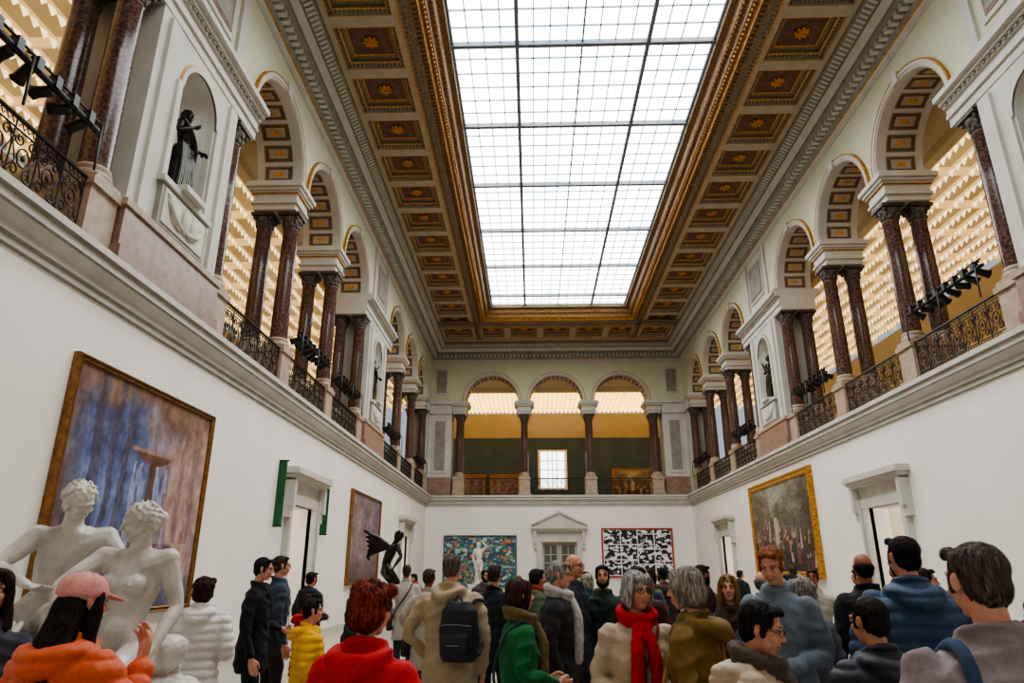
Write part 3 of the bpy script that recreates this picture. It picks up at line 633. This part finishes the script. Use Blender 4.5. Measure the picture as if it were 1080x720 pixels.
for nm,mp,arches,piers,sups,s0,s1 in(('left',mL,ARCH,PIERS,SUP,-3.5,YF),('right',mR,ARCH,PIERS,SUP,-3.5,YF),('far',mF,FARCH,[],FS,XL,XR)):
    mb=MB()
    for a,b in arches: arch(mb,a,b)
    for a,b in piers: pier(mb,a,b)
    pe=[x for p in piers for x in p]
    for s in sups:
        pedestal(mb,s)
        if s not in pe: impost(mb,s)
    if nm=='far':
        for a,b in((XL,FS[0]),(FS[3],XR)):
            mb.box(a,b,0,T,ZS,ZT,0); c=(a+b)/2
            aa,bb=(a,b-.45) if a==XL else (a+.45,b)
            mb.box(aa,bb,0,T,ZB,10.7,2); mb.box(aa-.0,bb,-.12,T,10.7,10.95,2); mb.box(aa,bb,-.2,T,11.3,11.5,2); mb.box(aa,bb,-.05,T,10.95,11.3,2)
            mb.box(aa,bb,-.1,0,ZB,6.95,7)
            m_=(aa+bb)/2
            mb.box(m_-.4,m_+.4,-.06,0,7.2,10.4,2); mb.box(m_-.3,m_+.3,-.07,0,7.35,10.25,8); mb.box(m_-.4,m_+.4,-.06,0,11.9,13.5,2); mb.box(m_-.3,m_+.3,-.07,0,12.0,13.4,8)
    else:
        mb.box(38.8,40,0,T,ZS,ZT,0); mb.box(39.2,40,0,T,ZB,10.7,2); mb.box(38.8,40,-.12,T,10.7,11.5,2)
    cornice_top(mb,s0,s1); ledge(mb,s0,s1)
    mb.box(s0,s1,-.01,0.0,14.0,14.9,2)
    mb.obj('wall_arcade_'+nm,MA,mp)
def dbl(mb,c,w,zt,ped=False):
    for sg in(-1,1):
        mb.box(min(c+sg*w,c+sg*(w+.2)),max(c+sg*w,c+sg*(w+.2)),-.1,.1,0,zt+.24,1)
        mb.box(min(c+sg*(w+.2),c+sg*(w+.3)),max(c+sg*(w+.2),c+sg*(w+.3)),-.16,.02,0,zt+.24,1)
        mb.box(c+sg*(w+.38)-.08,c+sg*(w+.38)+.08,-.26,0,zt-.1,zt+.58,1); mb.box(c+sg*(w+.38)-.07,c+sg*(w+.38)+.07,-.18,0,zt-.35,zt-.1,1)
    mb.box(c-w-.3,c+w+.3,-.12,.1,zt,zt+.24,1); mb.box(c-w-.3,c+w+.3,-.06,0,zt+.24,zt+.55,1)
    for e,z0,z1 in((.0,.55,.62),(.06,.62,.7),(.13,.7,.8),(.1,.8,.86)): mb.box(c-w-.46-e,c+w+.46+e,-.25-e,0,zt+z0,zt+z1,1)
    if ped:
        z=zt+.86; L=w+.6; H=.7
        mb.add([(c-L,-.3,z),(c+L,-.3,z),(c,-.3,z+H),(c-L,0,z),(c+L,0,z),(c,0,z+H)],[(0,1,2),(3,5,4),(0,2,5,3),(1,4,5,2),(0,3,4,1)],1)
        for sg in(-1,1):
            mb.add([(c+sg*L,-.42,z),(c+sg*L,-.42,z+.1),(c,-.42,z+H+.12),(c,-.42,z+H),(c+sg*L,0,z),(c+sg*L,0,z+.1),(c,0,z+H+.12),(c,0,z+H)],[(0,1,2,3),(4,5,6,7),(1,5,6,2),(0,4,7,3),(0,1,5,4)],1)
def lowerwall(name,mp,s0,s1,doors):
    mb=MB(); x=s0
    for c,w,zt in doors:
        mb.box(x,c-w,0,.5,0,5.4,0); mb.box(c-w,c+w,0,.5,zt,5.4,0)
        a,b_=c-w-1.0,c+w+1.0; zr=zt+.3
        mb.quad((a,.5,0),(a,3,0),(a,3,zr),(a,.5,zr),2); mb.quad((b_,.5,0),(b_,3,0),(b_,3,zr),(b_,.5,zr),2)
        mb.quad((a,3,0),(b_,3,0),(b_,3,zr),(a,3,zr),2); mb.quad((a,.5,zr),(b_,.5,zr),(b_,3,zr),(a,3,zr),2); mb.quad((a,.5,0.01),(b_,.5,0.01),(b_,3,0.01),(a,3,0.01),2)
        x=c+w
    mb.box(x,s1,0,.5,0,5.4,0)
    mb.obj(name,[M_wall,M_grey,M_alc],mp)
    t=MB(); x=s0
    for c,w,zt in doors:
        t.box(x,c-w-.3,-.03,0,0,.18,0); x=c+w+.3
    t.box(x,s1,-.03,0,0,.18,0); t.obj('baseboard_'+name[5:],[M_grey],mp)
D=[(18.3,.9,3.35),(33.4,.9,3.35)]
lowerwall('wall_left',mL,-3.5,YF,D); lowerwall('wall_right',mR,-3.5,YF,D); lowerwall('wall_far',mF,XL,XR,[(XM,.98,3.35)])
i=1
for mp in(mL,mR):
    for c,w,zt in D:
        t=MB(); dbl(t,c,w,zt)
        # leaf swung back flat against the inner face of the wall
        for e in(-1,1):
            x0_,x1_=sorted((c+e*(w+.02),c+e*(w+.88))); t.box(x0_,x1_,.51,.56,0,zt-.02,2)
        t.obj('door_%d'%i,[M_grey,M_grey,M_alc,M_greyd],mp); i+=1
        la=bpy.data.lights.new('alcove_fill_light','POINT'); la.shadow_soft_size=.12; la.energy=130; la.color=(1,.95,.88)  # fill light added to brighten the dark doorway alcove, no fixture behind it
        lo=bpy.data.objects.new('alcove_fill_light',la); sc.collection.objects.link(lo); lo.location=mp(c,1.9,zt-.1)
t=MB(); dbl(t,XM,.98,3.35,True)
t.box(XM-.98,XM+.98,.2,.26,0,3.35,2); t.box(XM-.02,XM+.02,.16,.2,0,3.35,3)
for sx in(-.49,.49):
    t.box(XM+sx-.36,XM+sx+.36,.17,.2,.2,1.1,3)
    t.box(XM+sx-.38,XM+sx+.38,.16,.2,1.25,3.2,3)
    t.box(XM+sx-.33,XM+sx+.33,.14,.17,1.3,3.15,4)
    for z in(1.75,2.2,2.65): t.box(XM+sx-.33,XM+sx+.33,.12,.15,z,z+.04,2)
    t.box(XM+sx-.02,XM+sx+.02,.12,.15,1.3,3.15,2)
t.obj('door_5',[M_grey,M_grey,M_alc,M_greyd,mat('dim_glass',C(84,86,80),None,.15)],mF)
b=MB(); b.box(XL-8.4,XR+8.4,-3.9,-3.5,0,15.8,0); b.obj('wall_back',[M_wall])
b=MB(); b.box(XL-8.4,XR+8.4,-3.9,51,-.2,0,0); b.obj('floor',[M_floor])
def gallery(name,mp,s0,s1,mats,wallm,e0,e1):
    b=MB()
    b.box(s0,s1,T,8,5.4,ZB,1)
    b.quad((s0,T,13.4),(s1,T,13.4),(s1,2.1,12.75),(s0,2.1,12.75),0)
    b.box(s0,s1,2.0,2.3,12.55,12.8,0)
    b.quad((s0,8.2,12.55),(s1,8.2,12.55),(s1,9.9,11.1),(s0,9.9,11.1),0)
    b.box(s0,s1,9.9,10.1,5.4,11.2,2); b.box(s0,s1,8,10,5.4,ZB,1)
    b.quad((s0,T,14),(s1,T,14),(s1,10,14),(s0,10,14),0)
    b.obj('wall_gallery_'+name,[M_cream,M_tan,wallm],mp)
    c=MB(); c.quad((e0,2.3,12.8),(e1,2.3,12.8),(e1,8.2,12.8),(e0,8.2,12.8),0)
    d=2.45; P=.30
    while d<8.1:
        n=int((e1-e0)/P)
        c.quad((e0,d+.03,12.79),(e1,d+.03,12.79),(e1,d,12.62),(e0,d,12.62),2)
        for i in range(n):
            sa=e0+i*P; sb=sa+P/2; se=sa+P
            c.add([(sa,d,12.62),(sb,d-.06,12.62),(se,d,12.62),(sb,d-.03,12.42)],[(0,1,3),(1,2,3)],1)
            c.add([(sa,d,12.62),(sb,d-.06,12.62),(se,d,12.62),(se,d+.03,12.66),(sa,d+.03,12.66)],[(0,1,2,3,4)],2)
        d+=.58
    x=e0
    while x<e1: c.box(x,x+.05,2.4,8.1,12.52,12.79,2); x+=1.9
    c.obj('ceiling_luminous_'+name,mats,mp,recalc=False)
gallery('left',mL,-3.5,50,[M_lum,M_baf,M_baf2],M_cream,-3.5,47)
gallery('right',mR,-3.5,50,[M_lum,M_baf,M_baf2],M_cream,-3.5,47)
gallery('far',mF,XL-1.2,XR+1.2,[M_lumf,M_baff,M_baff2],M_wgrey,XL-1.2,XR+1.2)
w=MB(); yy=49.9
w.box(.45,2.55,yy-.1,yy,7.35,10.2,0); w.box(.6,2.4,yy-.12,yy-.08,7.5,10.05,1)
for x in(.6,1.16,1.47,1.8,2.36): w.box(x-.03,x+.03,yy-.16,yy-.1,7.5,10.05,0)
for z in(8.1,8.75,9.4): w.box(.6,2.4,yy-.16,yy-.1,z-.03,z+.03,0)
w.obj('window_1',[M_wall,M_win])
cb=MB(); o=.2
cb.box(-.28,.28,-.28,.28,6.94,7.02,2)
lathe(cb,[(.27,6.82+o),(.285,6.86+o),(.27,6.91+o),(.235,6.93+o),(.235,6.95+o),(.255,6.98+o),(.24,7.02+o),(.215,7.04+o)],m=2,seg=20,cap=False)
lathe(cb,[(.213,7.04+o),(.212,8.3),(.204,9.2),(.19,10.22),(.205,10.24),(.205,10.27),(.19,10.28)],m=0,seg=24,cap=False)
lathe(cb,[(.19,10.28),(.2,10.4),(.22,10.5),(.265,10.56),(.25,10.6)],m=1,seg=20)
for k in range(8):
    a=k*math.pi/4
    for z,rr,h in((10.36,.205,.07),(10.47,.23,.07)):
        aa=a+(math.pi/8 if z<10.4 else 0)
        ell(cb,(rr*math.cos(aa),rr*math.sin(aa),z),(.03,.045,h),1,rot=Matrix.Rotation(aa,4,'Z')@Matrix.Rotation(.3,4,'Y'),seg=6,rings=5)
for k in range(4):
    a=math.pi/4+k*math.pi/2; ell(cb,(.29*math.cos(a),.29*math.sin(a),10.57),(.05,.05,.06),1,seg=8,rings=6)
cb.box(-.29,.29,-.29,.29,10.62,10.7,1)
cme=cb.mesh('marble_column',[M_gran,M_cap,M_tan],recalc=True)
for mp,ss in((mL,SUP),(mR,SUP),(mF,FS)):
    for s in ss:
        for d in(.22,.93): place(cme,'granite_column',mp(s,d,0))
rb=MB(); L=3.06
def bar(a,b,r): limb(rb,[a,b],[r,r],0,seg=6,sub=1,smooth=False)
bar((0,0,6.72),(L,0,6.72),.028); bar((0,0,6.58),(L,0,6.58),.014); bar((0,0,5.98),(L,0,5.98),.014); bar((0,0,5.86),(L,0,5.86),.02)
nu=7; du=L/nu
def spiral(cx,cz,r,turn,sg):
    P=[];n=9
    for i in range(n):
        t=i/(n-1); a=sg*turn*2*math.pi*t; rr=r*(1-.75*t); P.append((cx+rr*math.cos(a),0,cz+rr*math.sin(a)))
    limb(rb,P,[.011]*n,0,seg=5,sub=2,smooth=False)
for i in range(nu+1): bar((i*du,0,5.80),(i*du,0,6.72),.012)
for i in range(nu):
    c=(i+.5)*du
    K=[(c+.1*math.cos(a),0,6.28+.12*math.sin(a)) for a in [k*math.pi/4 for k in range(8)]]
    limb(rb,K,[.011]*8,0,seg=5,closed=True,sub=2,smooth=False)
    ell(rb,(c,0,6.28),(.035,.02,.045),0,seg=8,rings=5)
    for sx in(1,-1):
        spiral(c+sx*.11,6.48,.085*sx,1.2,1); spiral(c+sx*.11,6.08,.085*sx,1.2,-1)
    limb(rb,[(c-.2,0,6.0),(c-.12,0,6.2),(c-.2,0,6.4),(c-.12,0,6.56)],[.009]*4,0,seg=5,sub=2,smooth=False)
    limb(rb,[(c+.2,0,6.0),(c+.12,0,6.2),(c+.2,0,6.4),(c+.12,0,6.56)],[.009]*4,0,seg=5,sub=2,smooth=False)
    for zz in(5.92,6.65):
        K=[(c+.09*k/2,0,zz+.035*(1 if k%2 else -1)) for k in range(-4,5)]
        limb(rb,K,[.008]*9,0,seg=4,sub=1,smooth=False)
rme=rb.mesh('iron_railing',[M_iron])
for (a,b) in ARCH:
    place(rme,'iron_railing',(XL-.02,a+.37,.16),(0,0,math.pi/2)); place(rme,'iron_railing',(XR+.02,a+.37,.16),(0,0,math.pi/2))
for (a,b) in FARCH: place(rme,'iron_railing',(a+.4,YF+.02,.16))
tb=MB(); L=2.8
for y,z,r in((0,0,.045),(0,.14,.018)): limb(tb,[(0,y,z),(L,y,z)],[r]*2,0,seg=8,sub=1)
for x in(.05,1.4,L-.05): limb(tb,[(x,.12,-.65),(x,.10,.05),(x,0,.1)],[.018]*3,0,seg=6,sub=1)
for i in range(8):
    x=.2+i*.34; t=MB(); lathe(t,[(.05,-.12),(.07,-.09),(.075,.08),(.095,.14)],m=0,seg=12)
    tb.merge(t,Matrix.Translation((x,-.12,-.07))@Matrix.Rotation(math.radians(105+18*math.sin(i*2)),4,'X')@Matrix.Rotation(.35*math.sin(i*5),4,'Y'))
    tb.box(x-.05,x+.05,-.05,.07,-.03,.14,0)
    limb(tb,[(x,-.03,0),(x,-.12,-.06)],[.02]*2,0,seg=5,sub=1)
tme=tb.mesh('spotlight_truss',[M_black],recalc=True)
for a in(.8,4.6,16,19.8,27.4,35): place(tme,'spotlight_truss',(XL+.12,a+.45,7.5),(0,0,math.pi/2),(1,-1,1))
for a in(.8,12.2,19.8,27.4,35): place(tme,'spotlight_truss',(XR-.12,a+.45,7.5),(0,0,math.pi/2))
for k,c in enumerate((10.3,25.5)):
    place(NF[k%2],'bronze_niche_statue',(XL-.1,c,7.96),(0,0,math.pi/2)); place(NF[1-k%2],'bronze_niche_statue',(XR+.1,c,7.96),(0,0,-math.pi/2))
# ---------------------------------------------------------------- ceiling
ZC=14.9
c=MB()
for x0,x1 in((XL,-5.18),(-3.22,-2.8),(5.8,6.22),(8.18,XR)): c.box(x0,x1,-3.5,YF,ZC,ZC+.5,0)
c.box(XL,XR,38.38,YF,ZC+.001,ZC+.5,0); c.box(-3.22,6.22,35.2,36.42,ZC+.001,ZC+.5,0); c.box(-2.8,5.8,-3.5,.5,ZC,ZC+.5,0)
c.box(-5.2,-3.2,-3.5,YF,ZC+.42,ZC+.5,0); c.box(6.2,8.2,-3.5,YF,ZC+.42,ZC+.5,0); c.box(XL,XR,36.4,38.4,ZC+.42,ZC+.5,0)
for x,w_,m in((-5.2,.02,3),(-3.22,.02,3),(-3.0,.09,1),(8.2,.02,3),(6.22,.02,3),(6.0,.09,1)): c.box(x-w_,x+w_,-3.5,38.5,ZC-.04,ZC+.01,m)
for y,w_,m in((35.5,.09,1),(36.42,.02,3),(35.9,.12,1),(38.4,.02,3),(38.9,.06,1)): c.box(-5.2,8.2,y-w_,y+w_,ZC-.04,ZC+.01,m)
for i in range(280):
    y=-3.4+i*.15
    for x in(-3.12,6.12):
        if y<38.4: c.box(x-.045,x+.045,y,y+.08,ZC-.04,ZC,1)
for i in range(88): c.box(-5+i*.15,-5+i*.15+.08,36.1,36.24,ZC-.04,ZC,1)
c.obj('ceiling',[M_ceil,M_ceil2,M_gold,M_goldb])
c=MB()
steps=[(-.14,ZC,2),(-.14,ZC-.1,2),(.0,ZC-.12,2),(.12,ZC-.12,0),(.16,ZC-.02,1),(.3,ZC+.02,0),(.34,ZC+.2,0),(.46,ZC+.24,1),(.5,ZC+.42,0),(.66,ZC+.46,0),(.7,ZC+.62,2)]
x0,x1,y0,y1=-2.8,5.8,.5,35.2
def rect(e,z): return [(x0+e,y0+e,z),(x1-e,y0+e,z),(x1-e,y1-e,z),(x0+e,y1-e,z)]
for i in range(len(steps)-1):
    a=rect(steps[i][0],steps[i][1]); b_=rect(steps[i+1][0],steps[i+1][1])
    for k in range(4):
        l=(k+1)%4; c.quad(a[k],a[l],b_[l],b_[k],steps[i+1][2])
y=y0
while y<y1:
    for x in(x0+.02,x1-.02): c.box(x-.06,x+.06,y,y+.08,ZC-.16,ZC-.1,0)
    for x in(x0+.23,x1-.23): ell(c,(x,y+.07,ZC-.01),(.05,.055,.05),1,seg=6,rings=4)
    for x in(x0+.4,x1-.4): c.box(x-.04,x+.04,y,y+.08,ZC+.16,ZC+.24,0)
    y+=.16
x=x0
while x<x1:
    c.box(x,x+.08,y1-.08,y1+.04,ZC-.16,ZC-.1,0); ell(c,(x+.07,y1-.23,ZC-.01),(.055,.05,.05),1,seg=6,rings=4); x+=.16
c.obj('trim_1',[M_goldd,M_gold,M_ceil2],recalc=False)
gx0,gx1,gy0,gy1=-2.1,5.1,1.2,34.5; zg=ZC+.62
s=MB()
s.quad((gx0-.1,gy0-.1,zg+.06),(gx1+.1,gy0-.1,zg+.06),(gx1+.1,gy1+.1,zg+.06),(gx0-.1,gy1+.1,zg+.06),0)
for x in(-.3,3.3): s.box(x-.055,x+.055,gy0,gy1,zg-.08,zg+.05,1)
s.box(1.475,1.525,gy0,gy1,zg-.03,zg+.05,1)
hy=[33.2-3.6*k for k in range(9)]
for y in hy: s.box(gx0,gx1,y-.065,y+.065,zg-.1,zg+.05,1)
for e in(gx0,gx1): s.box(e-.05,e+.05,gy0,gy1,zg-.05,zg+.05,1)
nx=16
for i in range(1,nx):
    x=gx0+(gx1-gx0)*i/nx; s.box(x-.016,x+.016,gy0,gy1,zg+.01,zg+.05,2)
y=33.2-3.6*9
while y<gy1:
    if y>gy0: s.box(gx0,gx1,y-.018,y+.018,zg+.01,zg+.05,2)
    y+=.6
s.obj('window_skylight',[M_glass,M_bar,M_bar2])
def coffer():
    c=MB(); hx,hy=.99,.95
    seq=[(0,0,None),(.17,0,0),(.195,.0,4),(.195,.1,0),(.3,.12,0),(.325,.14,4),(.325,.24,1),(.42,.26,1),(.445,.28,4)]
    def r(e,z): return [(-hx+e,-hy+e,z),(hx-e,-hy+e,z),(hx-e,hy-e,z),(-hx+e,hy-e,z)]
    for i in range(len(seq)-1):
        a=r(seq[i][0],seq[i][1]); b=r(seq[i+1][0],seq[i+1][1])
        for k in range(4): c.quad(a[k],a[(k+1)%4],b[(k+1)%4],b[k],seq[i+1][2])
    p=r(.445,.28); c.quad(*p,3)
    for k in range(8):
        a=k*math.pi/4; ell(c,(.14*math.cos(a),.14*math.sin(a),.24),(.085,.05,.045),4,rot=Matrix.Rotation(a,4,'Z')@Matrix.Rotation(.25,4,'Y'),seg=8,rings=5)
        a+=math.pi/8; ell(c,(.09*math.cos(a),.09*math.sin(a),.21),(.06,.035,.04),4,rot=Matrix.Rotation(a,4,'Z'),seg=8,rings=5)
    ell(c,(0,0,.19),(.05,.05,.05),4,seg=10,rings=6)
    for i in range(14):
        for sy in(-1,1): c.box(-.76+i*.114,-.76+i*.114+.06,sy*(hy-.25)-.03,sy*(hy-.25)+.03,.06,.12,1)
        for sx in(-1,1): c.box(sx*(hx-.25)-.03,sx*(hx-.25)+.03,-.74+i*.11,-.74+i*.11+.06,.06,.12,1)
    return c.mesh('ceiling_coffer',[M_ceil,M_ceil2,M_gold,M_coff,M_goldb])
cf=coffer()
for k in range(22):
    y=37.4-1.9*k
    for x in(-4.2,7.2): place(cf,'ceiling_coffer',(x,y,ZC))
for k in range(-2,3): place(cf,'ceiling_coffer',(XM+1.9*k,37.4,ZC),(0,0,math.pi/2))
# ---------------------------------------------------------------- paintings
M_paint=bpy.data.materials.new('oil_paint'); M_paint.use_nodes=True
nt=M_paint.node_tree; at=nt.nodes.new('ShaderNodeAttribute'); at.attribute_name='Col'
nt.links.new(at.outputs['Color'],nt.nodes['Principled BSDF'].inputs['Base Color']); nt.nodes['Principled BSDF'].inputs['Roughness'].default_value=.55
def painting(name,mp,flip,s0,s1,z0,z1,fn,nx,nz,fw,fm,dz=-.06):
    b=MB(); vs=[];fs=[];cols=[]
    for j in range(nz+1):
        for i in range(nx+1):
            u=i/nx;v=j/nz; ss=s0+(s1-s0)*(1-u if flip else u)
            vs.append((ss,dz,z0+(z1-z0)*v)); r,g,bb=fn(u,v); cols.append(C(max(0,min(255,r)),max(0,min(255,g)),max(0,min(255,bb))))
    for j in range(nz):
        for i in range(nx):
            k=j*(nx+1)+i; fs.append((k,k+1,k+nx+2,k+nx+1))
    b.add(vs,fs,0)
    P=[(0,dz),(0,dz-.03),(.25,dz-.05),(.45,dz-.02),(.8,dz-.06),(1,dz-.03),(1,-.002)]
    for i in range(len(P)-1):
        def rr(e): e*=fw; return [(s0-e,z0-e),(s1+e,z0-e),(s1+e,z1+e),(s0-e,z1+e)]
        A=rr(P[i][0]);B=rr(P[i+1][0])
        for k in range(4):
            l=(k+1)%4; b.quad((A[k][0],P[i][1],A[k][1]),(A[l][0],P[i][1],A[l][1]),(B[l][0],P[i+1][1],B[l][1]),(B[k][0],P[i+1][1],B[k][1]),1)
    me=b.mesh(name,[M_paint,fm],mp)
    ca=me.color_attributes.new('Col','FLOAT_COLOR','POINT')
    for i,cc in enumerate(cols): ca.data[i].color=cc
    return place(me,name)
def mixc(a,b,t): t=max(0,min(1,t)); return tuple(x+(y-x)*t for x,y in zip(a,b))
def N(u,v,s=4,o=0,sy=1): return noise.noise(Vector((u*s+o,v*s*sy+o*1.3,o*.7)))+.5*noise.noise(Vector((u*s*2.3+o,v*s*2.3*sy,o)))
def pA(u,v):
    c=mixc((98,112,152),(70,72,112),.5+1.4*N(u,v,6,1,.35)); c=mixc(c,(166,136,124),(u-.5)*2.4+.9*N(u,v,8,2,.4)); c=mixc(c,(100,74,64),(.14-u)*6+.6*N(u,v,6,4,.3))
    c=mixc(c,(116,84,64),(v-.82)*7+.9*N(u,v,6,8))
    for uu,ww in((.17,.03),(.27,.018),(.36,.022),(.8,.02),(.9,.03)):
        if abs(u-uu-.02*N(0,v,6,uu*9))<ww and v>.3: c=mixc(c,(72,62,78) if uu<.5 else (126,98,92),.65)
    c=mixc(c,(84,80,104),(.22-v)*5+.5*N(u,v,8,5,3))
    w=.024+.03*max(0,.62-v)
    if v<.70 and v>.2 and abs(u-.56)<w: c=mixc(c,(84,54,44),.9)
    if .66<v<.72 and abs(u-.56)<.16*math.sqrt(max(0,(v-.655)/.065)): c=(98,66,52)
    if .71<v<.725 and abs(u-.56)<.165: c=(150,120,104)
    if .2<v<.29 and abs(u-.56)<.24: c=mixc((136,112,114),(64,50,58),.5+N(u,v,20,3))
    if .27<v<.66 and .03<abs(u-.56)<.15 and N(u,v,26,6,.12)>.15: c=mixc(c,(186,184,206),.55)
    k=N(u,v,22,7,.5)*26+N(u,v,60,9,.6)*16; return tuple(x+k for x in c)
M_fr1=mat('bronze_gold_frame',C(150,104,52),C(110,74,36),.4,10,metal=.4)
painting('large_fountain_painting',mL,False,8.6,12.5,1.2,4.42,pA,220,180,.09,M_fr1)
def pB(u,v):
    c=mixc((116,92,82),(142,128,132),.5+N(u,v,4,11)); c=mixc(c,(84,76,104),(u-.5)+N(u,v,5,3)); c=mixc(c,(72,54,46),(.3-v)*3); k=N(u,v,18,2)*24; return tuple(x+k for x in c)
painting('brown_figure_painting',mL,False,23.3,27.6,1.4,4.3,pB,60,50,.1,M_fr1)
def pC(u,v):
    c=mixc((92,82,66),(152,148,130),(v-.5)*1.6+.9*N(u,v,4,20)); c=mixc(c,(44,34,28),(.42-v)*3+.9*N(u,v,6,9))
    c=mixc(c,(60,50,42),(u-.75)*3+.5*N(u,v,7,2))
    for i in range(34):
        fu=.04+.028*i+.012*math.sin(i*3.1); fv=.26+.12*math.sin(i*1.7)+.07*math.sin(i*4.3)+.08*math.sin(fu*5); hh=.07+.03*math.sin(i*2.2)
        tilt=.25*math.sin(i*2.9); du=(u-fu-tilt*(v-fv)*.4)/.014; dv=(v-fv)/hh
        if abs(du)<1-.3*dv and -1<dv<1: c=mixc(c,[(60,44,38),(150,112,80),(112,44,36),(176,160,134),(52,56,70),(84,66,48)][i%6],.85)
        if (u-fu-tilt*(hh+.03)*.4)**2/.00009+(v-fv-hh-.025)**2/.0006<1: c=(184,142,108)
        if i%3==0 and abs(u-fu-.018-tilt*(v-fv)*.3)<.0018 and fv<v<fv+.3: c=(58,44,34)
    if abs(u-.42)<.05 and .3<v<.62: c=mixc((210,194,168),c,.2+abs(u-.42)*14)
    k=N(u,v,40,2)*26; return tuple(x+k for x in c)
painting('gold_framed_battle_painting',mR,True,22.9,28.9,1.75,4.8,pC,260,130,.24,M_gold,dz=-.1)
def pD(u,v):
    n=N(u,v,7,3); m=N(u,v,12,9)
    c=mixc((52,112,126),(40,66,88),.5+n); 
    if m>.28: c=(156,180,172)
    if m<-.38: c=(180,126,70)
    if N(u,v,15,33)>.46: c=(186,80,60)
    if N(u,v,15,63)>.42: c=(66,124,78)
    k=N(u,v,26,2)*40; return tuple(x+k for x in c)
painting('teal_mural_painting',mF,False,-4.95,-.95,1.0,3.66,pD,90,60,.05,mat('grey_frame',C(90,92,90),None,.5))
def pE(u,v):
    gx=(u*4.02)%1; gy=(v*3.02+(.3 if u>.5 else 0))%1
    if gx<.05 or gy<.06: return (226,224,220)
    n=N(u,v,14,int(u*4)*3+int(v*3)*7)+.4*N(u,v,30,5); g=22 if n<.12 else 222
    return (g,g,g)
painting('comic_strip_artwork',mF,False,3.95,7.75,1.55,4.0,pE,150,100,.09,mat('red_frame',C(176,74,52),None,.5))
mG=lambda s,d,z:(s,49.9+d,z)
for nm,a,b_,z0,z1 in(('small_gold_framed_painting',-5.2,-3.5,6.6,8.3),('small_gold_framed_painting',-2.9,-1.0,6.6,8.3),('small_gold_framed_painting',5.9,8.9,6.7,8.7)):
    painting(nm,mG,False,a,b_,z0,z1,pC if a>0 else pB,24,18,.14,M_gold)
for y in(16.4,20.1):
    b=MB(); b.box(.002,.2,-.01,.01,2.75,4.25,0); b.box(.002,.24,-.015,.015,4.25,4.29,1); b.box(.002,.22,-.012,.012,2.72,2.75,1)
    b.obj('green_banner',[mat('green_fabric',C(34,92,52),C(28,78,44),.8,5),M_black],loc=(XL,y,0))
# ---------------------------------------------------------------- world / camera
w=bpy.data.worlds.new('world'); sc.world=w; w.use_nodes=True
w.node_tree.nodes['Background'].inputs['Color'].default_value=(.8,.88,1,1); w.node_tree.nodes['Background'].inputs['Strength'].default_value=.5
try: sc.view_settings.look='AgX - Medium High Contrast'
except Exception as e: print('look',e)
cam=bpy.data.cameras.new('camera'); co=bpy.data.objects.new('camera',cam); sc.collection.objects.link(co); sc.camera=co
cam.lens=24; cam.sensor_width=36; cam.clip_end=200; cam.clip_start=.05
co.location=(0,0,1.7); co.rotation_euler=(math.radians(90+18.72),0,math.radians(1.66))
